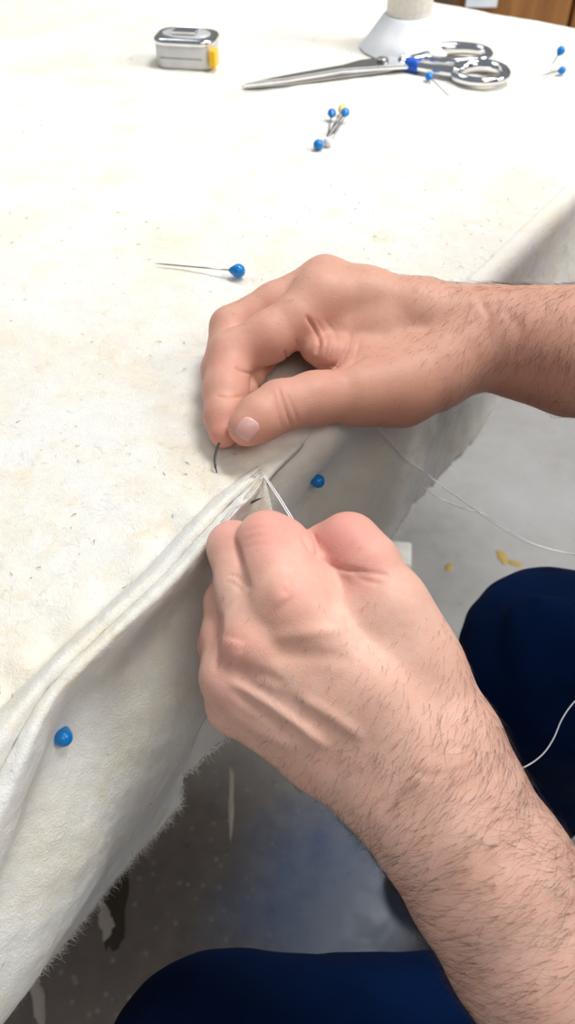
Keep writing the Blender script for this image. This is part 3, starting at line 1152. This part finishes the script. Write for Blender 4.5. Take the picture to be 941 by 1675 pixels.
def upper_body():
    """upper arms, shoulders, neck and bowed head of the sitter"""
    wl, wr = W(1125, 1975, 0.279), W(1180, 583, 0.395)
    caps = [wc(wr, ELB_R, 0.0365, 0.0385), wc(ELB_R, SHO_R, 0.040, 0.052), wc(wl, ELB_L, 0.0405, 0.040), wc(ELB_L, SHO_L, 0.041, 0.052),
            wc(SHO_L, SHO_R, 0.055, 0.055), wc((0.46, 0.235, 0.98), NECK, 0.065, 0.056), wc(NECK, (0.42, 0.235, 1.14), 0.056, 0.058),
            wc((0.435, 0.235, 1.235), (0.40, 0.235, 1.24), 0.082, 0.078), wc((0.375, 0.235, 1.20), (0.35, 0.235, 1.135), 0.060, 0.034)]
    feat = [wc((0.312, 0.235, 1.205), (0.300, 0.235, 1.172), 0.008, 0.012), wc((0.322, 0.205, 1.222), (0.322, 0.265, 1.222), 0.010, 0.010),
            wc((0.43, 0.153, 1.19), (0.44, 0.150, 1.225), 0.012, 0.014), wc((0.43, 0.317, 1.19), (0.44, 0.320, 1.225), 0.012, 0.014),
            wc((0.314, 0.222, 1.145), (0.314, 0.248, 1.145), 0.007, 0.007)]
    eyes = [wc((0.312, 0.205, 1.205), (0.312, 0.212, 1.205), 0.010, 0.010), wc((0.312, 0.258, 1.205), (0.312, 0.265, 1.205), 0.010, 0.010)]

    def fn(p):
        d = None
        for c in caps:
            e = cap_d(p, c); d = e if d is None else smin(d, e, 30.0)
        for c in eyes:
            d = -smin(-d, cap_d(p, c), 8.0)
        for c in feat:
            d = smin(d, cap_d(p, c), 7.0)
        return d
    v, f = polygonise(fn, (120, -100, 540), (560, 520, 1340), 4.0)
    return relax(v, f, 2, 0.5) * 0.001, f


def clothes_above():
    caps = [wc((0.66, 0.25, 0.58), (0.60, 0.24, 0.80), 0.135, 0.13), wc((0.60, 0.24, 0.80), (0.48, 0.235, 0.97), 0.13, 0.085),
            wc((0.66, 0.16, 0.60), (0.50, 0.11, 0.93), 0.10, 0.08), wc((0.66, 0.34, 0.60), (0.52, 0.36, 0.95), 0.10, 0.08),
            wc(SHO_L, SHO_R, 0.072, 0.072), wc(SHO_L, np.array(SHO_L) * 0.45 + np.array(ELB_L) * 0.55, 0.070, 0.060),
            wc(SHO_R, np.array(SHO_R) * 0.45 + np.array(ELB_R) * 0.55, 0.070, 0.060)]

    def fn(p):
        d = None
        for c in caps:
            e = cap_d(p, c); d = e if d is None else smin(d, e, 35.0)
        return d + 1.5 * waves(p, 0.01, 8, 9)
    v, f = polygonise(fn, (200, -100, 420), (840, 540, 1100), 7.0)
    link('shirt', mesh_np('shirt', relax(v, f, 2) * 0.001, f), M_SHIRT, person, label='dark grey short-sleeved shirt')
    hc = [wc((0.455, 0.235, 1.255), (0.41, 0.235, 1.265), 0.086, 0.082), wc((0.48, 0.235, 1.20), (0.46, 0.235, 1.17), 0.070, 0.06)]
    v, f = polygonise(lambda p: smin(cap_d(p, hc[0]), cap_d(p, hc[1]), 20.0) + 1.5 * waves(p, 0.05, 8, 3), (280, 110, 1050), (600, 360, 1400), 5.0)
    link('hair', mesh_np('hair', v * 0.001, f), M_HAIR, person, label='short dark hair')


def build_body():
    off = len(RH[0])
    U = upper_body()
    V = np.concatenate([cam_to_world(np.concatenate([RH[0], LH[0]])), U[0]])
    F = np.concatenate([RH[1], LH[1] + off, U[1] + off + len(LH[0])])
    me = mesh_np('body', V, F)
    ut = 0.28 * np.clip((U[0][:, 1] - 0.2) / 0.12, 0, 1) * np.clip((1.0 - U[0][:, 2]) / 0.1, 0, 1)  # carries the right forearm's painted shade tone on up the arm
    for nm, k in (('pink', 3), ('tan', 4)):  # 'tan' holds the painted shade of the right hand and arm
        a = me.attributes.new(nm, 'FLOAT', 'POINT')
        a.data.foreach_set('value', np.concatenate([RH[k], LH[k], ut if nm == 'tan' else np.zeros(len(U[0]))]).astype(np.float32))
    return link('body', me, M_SKIN, person, label='bare hands and forearms, left one pinching the felt, right one holding the needle')


build_body()
clothes_above()


def arm_hair():
    g = np.random.default_rng(21)
    R, D, N, L = [], [], [], []

    def scatter(H, count, dens, dirf, lenf):
        v, f, n = H[:3]
        q = px(v)
        w = dens(q) * (v[:, 2] < 1e9)
        w = w / w.sum()
        i = g.choice(len(v), count, p=w)
        j = v[i] + g.normal(0, 0.25, (count, 3))
        d = dirf(q[i])
        d = np.concatenate([d, np.zeros((count, 1))], 1)
        d /= np.linalg.norm(d, axis=1)[:, None]
        d += g.normal(0, 0.15, (count, 3))
        R.append(j); D.append(d); N.append(n[i]); L.append(lenf(q[i]))

    def sm(x, a, b):
        t = np.clip((x - a) / (b - a), 0, 1)
        return t * t * (3 - 2 * t)

    ax = lambda q: (q[:, 0] - 440) * 0.62 + (q[:, 1] - 960) * 0.78            # along the left arm from the knuckles

    def dens_l(q):
        s = ax(q)
        return 0.03 + 0.5 * sm(s, 20, 180) + 1.0 * sm(s, 180, 420)

    def dir_l(q):
        s = sm(ax(q), 300, 620)[:, None]
        return (1 - s) * np.array([[-0.5, 0.87]]) + s * np.array([[-0.93, 0.30]])

    scatter(LH, 7000, lambda q: dens_l(q) * (q[:, 1] > 985) * (q[:, 1] < 1800) * ((q[:, 0] < 620) | (q[:, 1] > 1010)), dir_l,
            lambda q: g.uniform(0.5, 1.3, len(q)) * (3.0 + 8.5 * sm(ax(q), 150, 480)))
    scatter(LH, 60, lambda q: ((q[:, 0] > 350) & (q[:, 0] < 420) & (q[:, 1] > 950) & (q[:, 1] < 1100)) * 1.0, lambda q: np.tile([[-0.3, 0.9]], (len(q), 1)),
            lambda q: g.uniform(1.5, 4.5, len(q)))
    # right arm
    scatter(RH, 2600, lambda q: (0.04 + sm(q[:, 0], 560, 830)) * (q[:, 0] > 560) * (q[:, 0] < 1000) * (0.25 + (q[:, 1] < 600)),
            lambda q: (1 - sm(q[:, 0], 700, 850))[:, None] * np.array([[-0.55, 0.8]]) + sm(q[:, 0], 700, 850)[:, None] * np.array([[-0.45, 0.9]]),
            lambda q: g.uniform(0.5, 1.25, len(q)) * (2.5 + 6.0 * sm(q[:, 0], 600, 830)))
    scatter(RH, 70, lambda q: ((q[:, 0] > 350) & (q[:, 0] < 520) & (q[:, 1] < 540)) * 1.0, lambda q: np.tile([[-0.8, -0.2]], (len(q), 1)), lambda q: g.uniform(1.5, 3.5, len(q)))
    V, F = hair_bundle(np.concatenate(R), np.concatenate(D), np.concatenate(N), np.concatenate(L), 0.047, 9, 0.3, 5, 0.2)
    link('arm_hair', mesh_np('arm_hair', cam_to_world(V), F), M_HAIR, person, 'stuff', 'fine dark hair')


arm_hair()


def nail():
    """right thumbnail, a curved plate on the tip of the thumb"""
    c = J(404, 702, 356)
    v, f, n = RH[:3]
    q = px(v)
    quad = np.array([(386, 690), (408, 680), (426, 697), (408, 722), (388, 716)], float)   # outline of the nail as seen
    fr = front(v, n)
    m = fr & (np.hypot(q[:, 0] - 405, q[:, 1] - 702) < 60)
    vv, nn = v[m], n[m]; qq = q[m]

    def on(u, w):
        i = np.argsort(np.hypot(qq[:, 0] - u, qq[:, 1] - w))[:6]
        return vv[i].mean(0), nn[i].mean(0) / np.linalg.norm(nn[i].mean(0))
    ax_l = np.array([-0.62, 0.78]); ax_w = np.array([0.78, 0.62])
    ctr = np.array([405.0, 702.0])
    V, F = [], []
    A, Bn = 9, 9
    for i in range(A):
        for j in range(Bn):
            s, t = -1 + 2 * i / (A - 1), -1 + 2 * j / (Bn - 1)
            # rounded rectangle
            x, y = s * math.sqrt(1 - 0.42 * t * t), t * math.sqrt(1 - 0.42 * s * s)
            p, nr = on(*(ctr + ax_l * x * 21 + ax_w * y * 20))
            V.append(p + nr * (0.55 if max(abs(s), abs(t)) < 0.99 else -0.25))
    for i in range(A - 1):
        for j in range(Bn - 1):
            F.append((i * Bn + j, i * Bn + j + 1, (i + 1) * Bn + j + 1, (i + 1) * Bn + j))
    V = relax(np.array(V), np.array(F), 1, 0.3)
    me = mesh_np('fingernail', cam_to_world(V), np.array(F))
    o = link('fingernail', me, M_NAIL, person, label='pink thumbnail of the upper hand')
    if (cam_to_world(V[40:41])[0] - CAM) @ np.array(me.polygons[30].normal) > 0:
        me.flip_normals()
    md = o.modifiers.new('thickness', 'SOLIDIFY'); md.thickness = 0.0005; md.offset = -1


nail()


# trousers
def trousers():
    def c(a, b, r1, r2):
        return (np.array(a, float) * 1000, np.array(b, float) * 1000, r1 * 1000, r2 * 1000)
    kr = W(912, 1104, 0.60)
    body = [c((0.62, 0.36, 0.53), kr, 0.085, 0.065), c(kr, kr + np.array([0.012, 0.0, -0.14]), 0.065, 0.058), c(kr + np.array([0.012, 0.0, -0.14]), (0.232, 0.335, 0.10), 0.058, 0.045),
            c(kr + np.array([-0.014, -0.01, 0.012]), kr + np.array([-0.014, 0.025, 0.012]), 0.046, 0.046),
            c((0.62, 0.14, 0.53), (0.30, 0.075, 0.477), 0.088, 0.080), c((0.30, 0.075, 0.477), (-0.035, 0.062, 0.478), 0.080, 0.066),
            c((-0.035, 0.062, 0.478), (0.0, 0.07, 0.10), 0.062, 0.05),
            c((0.62, 0.14, 0.55), (0.62, 0.36, 0.55), 0.10, 0.10)]
    folds = [(c(W(700, 1552, .40), W(560, 1585, .40), .004, .004), 6.0), (c(W(740, 1585, .39), W(590, 1600, .395), .004, .004), 5.0),
             (c(W(858, 985, .55), W(875, 1110, .54), .006, .004), 10.0), (c(W(905, 985, .545), W(915, 1100, .54), .006, .004), 9.0),
             (c(W(800, 960, .56), W(830, 1040, .545), .006, .004), 3.0)]

    def fn(p):
        d = None
        for q in body:
            e = cap_d(p, q)
            d = e if d is None else smin(d, e, 30.0)
        for q, a in folds:
            e = cap_d(p, q)
            d = d - a * np.exp(-(np.maximum(e, 0) / 9.0) ** 2)
        d = d + 1.3 * waves(p, 0.012, 8, 4) + 0.6 * waves(p, 0.035, 8, 5)
        return d
    v, f = polygonise(fn, (-140, -60, 60), (760, 500, 720), 4.0)
    v = relax(v, f, 2, 0.5)
    link('trousers', mesh_np('trousers', v * 0.001, f), M_DENIM, person, label='dark blue cotton trousers')
    for x, y in ((0.22, 0.335), (-0.01, 0.07)):
        body2 = [c((x + 0.03, y, 0.05), (x + 0.03, y, 0.11), 0.040, 0.040), c((x + 0.05, y, 0.035), (x - 0.06, y, 0.04), 0.036, 0.040)]
        v, f = polygonise(lambda p: smin(smin(cap_d(p, body2[0]), cap_d(p, body2[1]), 25.0), 1e6 + 0 * p[:, 0], 1.0), ((x - .16) * 1000, (y - .09) * 1000, -20), ((x + .14) * 1000, (y + .09) * 1000, 180), 5.0)
        v[:, 2] = np.maximum(v[:, 2], 1.0)
        link('shoe', mesh_np('shoe', v * 0.001, f), M_LEATHER, person)


trousers()


# stool under the sitter
st = empty('stool', (0.66, 0.25, 0), 'round wooden stool under the seated person', 'stool')
def stool():
    V, F = [], []
    prof = [(0.0, 0.405), (0.17, 0.405), (0.178, 0.412), (0.178, 0.432), (0.17, 0.440), (0.0, 0.440)]
    n = 40
    for r, z in prof:
        for k in range(n):
            q = 2 * math.pi * k / n
            V.append((max(r, 1e-4) * math.cos(q), max(r, 1e-4) * math.sin(q), z))
    for i in range(len(prof) - 1):
        for k in range(n):
            F.append((i * n + k, i * n + (k + 1) % n, (i + 1) * n + (k + 1) % n, (i + 1) * n + k))
    me = poly_mesh('seat', V, F); o = bpy.data.objects.new('seat', me); COL.objects.link(o); me.materials.append(M_WOOD); o.parent = st
    for k in range(4):
        q = math.pi / 4 + k * math.pi / 2
        V, F = tube_np([(0.16 * math.cos(q), 0.16 * math.sin(q), 0.0), (0.12 * math.cos(q), 0.12 * math.sin(q), 0.41)], 0.016, 10)
        me = poly_mesh('leg', V, F); o = bpy.data.objects.new('leg', me); COL.objects.link(o); me.materials.append(M_WOOD); o.parent = st


stool()


# ------------------------------------------------------------------ small things on the felt
def sphere_np(c, r, stretch=None, seg=16, rings=10):
    bm = bmesh.new()
    bmesh.ops.create_uvsphere(bm, u_segments=seg, v_segments=rings, radius=1.0)
    V = np.array([v.co[:] for v in bm.verts]); F = [tuple(v.index for v in f.verts) for f in bm.faces]
    bm.free()
    V = V * r
    if stretch is not None:                      # teardrop towards the shaft
        d = stretch / np.linalg.norm(stretch)
        t = V @ d
        tt = np.clip(t / r, 0, 1)
        rad = V - t[:, None] * d
        V = d * (t + 0.55 * r * tt ** 2)[:, None] + rad * (1 - 0.45 * tt ** 2)[:, None]
    return V + c, F


def pin(label, head, tip, mat, r=0.0038, group=None, rs=0.00048):
    head, tip = np.array(head, float), np.array(tip, float)
    d = tip - head
    o = empty('ball_pin', head, label, 'pin', group)
    V, F = sphere_np(head, r, d)
    link('head', poly_mesh('head', V, F), mat, o)
    n = d / np.linalg.norm(d)
    V, F = tube_np([head + n * r * 0.9, head * 0.5 + tip * 0.5, head * 0.15 + tip * 0.85, tip], [rs, rs, rs, rs * 0.3], 8)
    link('shaft', poly_mesh('shaft', V, F), M_STEEL, o)
    return o


z0 = ZT + 0.0018
pin('blue ball-headed pin lying alone on the felt above the right hand', P(390, 443, ZT + 0.0045), P(254, 431, z0), M_BLUE, 0.0042)
pg = 'pins in the little pile'
pin('blue-headed pin, upper left head of the little pin pile', P(543, 185, ZT + 0.006), P(536, 228, z0), M_BLUE, 0.0036, pg)
pin('pale yellow-headed pin at the back of the little pin pile', P(560, 179, ZT + 0.005), P(531, 232, z0), M_PALEYELLOW, 0.0036, pg)
pin('blue-headed pin, upper right head of the little pin pile', P(565, 184, ZT + 0.008), P(536, 232, z0 + 0.001), M_BLUE, 0.0036, pg)
pin('blue-headed pin at the lower left of the little pin pile', P(521, 237, ZT + 0.004), P(560, 190, z0 + 0.003), M_BLUE, 0.0040, pg)
pin('white-headed pin at the lower end of the little pin pile', P(537, 232, ZT + 0.004), P(566, 190, z0 + 0.002), M_THREAD, 0.0036, pg)
pin('blue-headed pin lying in front of the scissors handles', P(702, 125, ZT + 0.004), P(737, 160, z0), M_BLUE, 0.0036)
pin('blue-headed pin stuck upright and leaning, far right of the scissors', P(918, 83, ZT + 0.016), P(885, 135, ZT - 0.003), M_BLUE, 0.0038)
pin('blue-headed pin lying flat under the leaning one, far right', P(920, 115, ZT + 0.004), P(844, 132, z0), M_BLUE, 0.0034)
# pins pushed into the hanging side
def on_right(u, v):
    best = None
    g = right_fn(*[x.ravel() for x in np.meshgrid(np.linspace(0.1, 0.6, 300), np.linspace(0.1, 1, 200), indexing='ij')])
    q = px(world_to_cam(g)); i = np.argmin(np.hypot(q[:, 0] - u, q[:, 1] - v))
    return g[i]


def on_left(u, v):
    g = LP.reshape(-1, 3); q = px(world_to_cam(g)); k = np.argmin(np.hypot(q[:, 0] - u, q[:, 1] - v))
    return g[k], LN.reshape(-1, 3)[k]


h = on_right(512, 786); nE = np.append(-E2, 0)
pin('blue-headed pin stuck in the felt side between the two hands', h + nE * 0.003 + np.array([0, 0, 0.001]), h - nE * 0.03 + np.array([0, 0, -0.01]), M_BLUE, 0.0036)
h, nl = on_left(92, 1201)
pin('blue-headed pin stuck in the hanging felt at lower left', h + nl * 0.003, h - nl * 0.02 + np.append(E1, 0) * 0.03, M_BLUE, 0.0037)

# pin point coming out of the felt by the fingers
h, nl = on_left(412, 822)
tipA = W(412, 822, np.linalg.norm(world_to_cam(h[None])[0, 2:]) * 0.001 - 0.002)
V, F = tube_np([W(402, 826, 0.352), W(414, 821, 0.350), W(424, 816, 0.349), W(430, 814, 0.3485)], [0.0005, 0.0005, 0.0004, 0.0001], 8)
tag(link('pin_point', poly_mesh('pin_point', V, F), M_DARKSTEEL), 'dark pin point poking out of the felt roll beside the fingertips', 'pin')

# curved needle held by thumb and index
arc = catmull([W(392, 690, 0.366), W(372, 708, 0.364), W(359, 724, 0.362), W(352, 745, 0.361), W(352, 762, 0.3605), P(357, 779, ZT - 0.001)], 30)
V, F = tube_np(arc, np.concatenate([np.full(24, 0.00055), np.linspace(0.00055, 0.0001, 6)]), 10)
tag(link('curved_needle', poly_mesh('curved_needle', V, F), M_DARKSTEEL), 'curved steel upholstery needle held between thumb and index finger', 'needle')


# threads
def thread(name, label, strands, r, n=40):
    parts = [tube_np(catmull(s, n) if len(s) > 2 else np.array(s), r, 6) for s in strands]
    V, F = merge(parts)
    return tag(link(name, poly_mesh(name, V, F), M_THREAD), label, 'thread')


thread('sewing_thread', 'taut doubled white thread from the seam down to the left thumb',
       [[W(424, 768, .366), W(455, 815, .345), W(488, 868, .322)], [W(425.5, 767, .366), W(458, 814, .345), W(490, 866, .322)]], 0.00032)
zr = [on_right(607, 688) + nE * 0.002, on_right(640, 728) + nE * 0.002, on_right(662, 752) + nE * 0.002, on_right(690, 770) + nE * 0.003]
thread('loose_thread', 'fine loose white thread trailing off the felt over the grey floor',
       [zr + [W(715, 789, .52), W(770, 828, .55), W(805, 853, .57), W(850, 881, .58), W(900, 899, .585), W(960, 910, .585)],
        [on_right(690, 795) + nE * .002, W(720, 815, .525), W(760, 832, .55), W(795, 842, .565), W(830, 866, .578), W(880, 892, .586), W(960, 912, .588)]], 0.00042, 60)
thread('thread_tail', 'white thread curving over the dark trouser leg beside the forearm',
       [[W(800, 1270, .40), W(835, 1262, .43), W(862, 1253, .44), W(888, 1234, .44), W(906, 1208, .44), W(920, 1176, .44), W(941, 1147, .44), W(990, 1100, .44)]], 0.00042, 60)

# offcut on the floor
oc = P(644, 922, 0)
bm = bmesh.new()
box_bm(bm, (-0.026, -0.024, 0.0), (0.026, 0.024, 0.030), 0.003)
o = link('foam_offcut', mesh_bm('foam_offcut', bm), M_OFFCUT)
o.location = oc; o.rotation_euler = (0, 0, -0.12)
tag(o, 'small white offcut block on the floor below the felt hem', 'offcut')


# ------------------------------------------------------------------ tape measure
def extrude_profile(pts, z0, z1, bev):
    bm = bmesh.new()
    vs = [bm.verts.new((x, y, z0)) for x, y in pts]
    f = bm.faces.new(vs)
    r = bmesh.ops.extrude_face_region(bm, geom=[f])
    for e in r['geom']:
        if isinstance(e, bmesh.types.BMVert): e.co.z = z1
    if bev:
        es = [e for e in bm.edges if abs(e.verts[0].co.z - e.verts[1].co.z) < 1e-6]
        bmesh.ops.bevel(bm, geom=es, offset=bev, segments=4, affect='EDGES', profile=0.5)
    return bm


def rrect(w, d, r, n=6):
    pts = []
    for cx, cy, a0 in ((w / 2 - r, d / 2 - r, 0), (-w / 2 + r, d / 2 - r, 90), (-w / 2 + r, -d / 2 + r, 180), (w / 2 - r, -d / 2 + r, 270)):
        for i in range(n + 1):
            q = math.radians(a0 + 90 * i / n)
            pts.append((cx + r * math.cos(q), cy + r * math.sin(q)))
    return pts


def local(name, bm_or_me, mat, parent, label=None, smooth=True):
    me = mesh_bm(name, bm_or_me) if isinstance(bm_or_me, bmesh.types.BMesh) else bm_or_me
    o = bpy.data.objects.new(name, me)
    COL.objects.link(o)
    me.materials.append(mat)
    if smooth:
        me.polygons.foreach_set('use_smooth', [True] * len(me.polygons))
        bm2 = None
    o.parent = parent
    if label: o['label'] = label
    return o


def tape_measure():
    c = P(309, 104, ZT)
    t = empty('tape_measure', (c[0], c[1], ZT + 0.0005), 'silver chrome tape measure with yellow tab lying on the felt', 'tape measure', rz=-0.16)
    local('case', extrude_profile(rrect(0.056, 0.038, 0.012), 0.0, 0.0195, 0.0015), M_SATIN, t)
    local('chrome_rim', extrude_profile(rrect(0.058, 0.040, 0.013), 0.018, 0.0245, 0.003), M_CHROME, t, 'chrome rim')
    bm = extrude_profile([(0.0225 * math.cos(q), 0.0150 * math.sin(q)) for q in np.linspace(0, 2 * math.pi, 33)[:-1]], 0.0242, 0.0255, 0.0006)
    local('disc', bm, M_SATIN, t, 'round satin disc on top')
    V, F = [], []
    prof = [(-0.012, 0.0250), (-0.012, 0.0272), (-0.005, 0.0276), (0.0, 0.0266), (0.007, 0.0272), (0.010, 0.0282)]
    for th in (0.0, 0.0011):
        for y, z in prof:
            for x in (-0.0105, 0.0105):
                V.append((x, y * 0.8, z + th))
    n = len(prof)
    for i in range(n - 1):
        a = 2 * i
        F.append((a, a + 1, a + 3, a + 2)); b = a + 2 * n
        F.append((b, b + 2, b + 3, b + 1))
        F.append((a, a + 2, b + 2, b)); F.append((a + 1, b + 1, b + 3, a + 3))
    F.append((0, 2 * n, 2 * n + 1, 1)); F.append((2 * n - 2, 2 * n - 1, 4 * n - 1, 4 * n - 2))
    local('belt_clip', poly_mesh('belt_clip', V, F), M_CHROME, t, 'chrome belt clip', False)
    bm = bmesh.new(); box_bm(bm, (0.0245, -0.0212, 0.003), (0.0312, -0.009, 0.0175), 0.0015)
    local('tape_tab', bm, M_YELLOW, t, 'yellow tape end tab', False)
    bm = bmesh.new(); box_bm(bm, (-0.022, -0.0197, 0.0085), (0.018, -0.0185, 0.0095), 0.0003)
    local('case_groove', bm, M_STEEL, t, None, False)


tape_measure()


# ------------------------------------------------------------------ scissors
def scissors():
    piv = P(628, 104, ZT)
    t = empty('scissors', (piv[0], piv[1], ZT + 0.001), 'chrome tailor scissors with blue tape around one shank, on the felt', 'scissors')
    base = np.array([piv[0], piv[1], ZT + 0.001])

    def L(u, v, z):
        return P(u, v, ZT + z) - base

    def blade(name, pts, thick, z, mat):
        top = [L(u, v, z + thick + 0.001) for u, v in pts]
        n = len(top)
        V = [(p[0], p[1], z + thick) for p in top] + [(p[0], p[1], z) for p in top]
        F = [tuple(range(n)), tuple(range(2 * n - 1, n - 1, -1))] + [(i, n + i, n + (i + 1) % n, (i + 1) % n) for i in range(n)]
        me = poly_mesh(name, V, F)
        bm = bmesh.new(); bm.from_mesh(me)
        es = [e for e in bm.edges if min(e.verts[0].co.z, e.verts[1].co.z) > z + thick * 0.9]
        bmesh.ops.bevel(bm, geom=es, offset=0.0012, segments=2, affect='EDGES')
        return local(name, bm, mat, t, None, False)
    # lower blade (edge towards the viewer) and upper blade
    blade('blade', [(396, 137), (470, 124), (560, 108), (625, 99), (668, 97), (676, 104), (640, 112), (560, 122), (470, 134), (404, 139)], 0.003, 0.0005, M_STEEL)
    blade('blade', [(398, 136), (470, 121), (560, 105), (588, 97), (640, 91), (668, 98), (668, 106), (630, 108), (560, 113), (470, 128)], 0.0035, 0.0038, M_CHROME)
    # pivot screw
    c = L(626, 101, 0.0075)
    bm = bmesh.new()
    bmesh.ops.create_cone(bm, cap_ends=True, segments=20, radius1=0.006, radius2=0.005, depth=0.0028)
    bmesh.ops.translate(bm, verts=bm.verts, vec=(c[0], c[1], 0.0085))
    bmesh.ops.bevel(bm, geom=[e for e in bm.edges if e.calc_length() < 0.002], offset=0.0005, segments=1, affect='EDGES')
    local('pivot_screw', bm, M_STEEL, t, None, False)
    # shanks and bows
    def bow(name, cu, cv, ru, rv, tilt, r, z):
        pts = []
        for i in range(41):
            q = 2 * math.pi * i / 40
            x, y = ru * math.cos(q), rv * math.sin(q)
            pts.append(L(cu + x * math.cos(tilt) - y * math.sin(tilt), cv + x * math.sin(tilt) + y * math.cos(tilt), z + 0.0015 * math.cos(q)))
        pts = np.array(pts)
        rad = r * (1 + 0.22 * np.cos(np.linspace(0, 2 * math.pi, 41) * 1 + 2.0))
        V, F = tube_np(pts, rad, 12, caps=False)
        return local(name, poly_mesh(name, V, F), M_CHROME, t)
    bow('finger_bow', 746, 90, 54, 11.5, 0.0, 0.0047, 0.007)
    bow('finger_bow', 786, 121, 42, 13.5, 0.03, 0.0050, 0.006)
    for p, r in (([(655, 99), (672, 98), (690, 94), (700, 92)], 0.0052), ([(655, 101), (680, 108), (715, 114), (750, 120)], 0.0050)):
        V, F = tube_np(catmull([L(u, v, 0.006) for u, v in p], 14), r, 12)
        local('shank', poly_mesh('shank', V, F), M_CHROME, t)
    V, F = tube_np([L(664, 105, 0.006), L(668, 105.5, 0.006), L(682, 108, 0.006), L(687, 109, 0.006)], [0.0060, 0.0066, 0.0066, 0.0060], 16)
    local('tape_wrap', poly_mesh('tape_wrap', V, F), M_BLUETAPE, t, 'blue tape wrapped around the shank')


scissors()


# ------------------------------------------------------------------ thread cone stand
def cone():
    c = P(664, 80, ZT)
    t = empty('thread_spool', (c[0], c[1], ZT + 0.0005), 'white flared plastic spool base with cream thread above the scissors', 'spool')

    def lathe(name, prof, mat, label=None, n=48, flute=0.0):
        V, F = [], []
        for r, z in prof:
            for k in range(n):
                q = 2 * math.pi * k / n
                rr = r * (1 + (flute if k % 6 == 0 else 0))
                V.append((rr * math.cos(q), rr * math.sin(q), z))
        for i in range(len(prof) - 1):
            for k in range(n):
                k2 = (k + 1) % n
                F.append((i * n + k, i * n + k2, (i + 1) * n + k2, (i + 1) * n + k))
        F.append(tuple(range(n))[::-1]); F.append(tuple((len(prof) - 1) * n + k for k in range(n)))
        local(name, poly_mesh(name, V, F), mat, t, label)
    lathe('flared_base', [(0.0425, 0.0), (0.0445, 0.001), (0.0445, 0.0028), (0.036, 0.0125), (0.0280, 0.0235), (0.0245, 0.0285), (0.0235, 0.0295)], M_WHITEP, 'white translucent flared plastic base', flute=0.02)
    lathe('thread_winding', [(0.0205, 0.0295), (0.0215, 0.030), (0.0215, 0.10), (0.0205, 0.101)], M_CREAM, 'cream thread wound on the spool')
    lathe('core', [(0.008, 0.1005), (0.008, 0.108), (0.006, 0.109)], M_WHITEP)


cone()
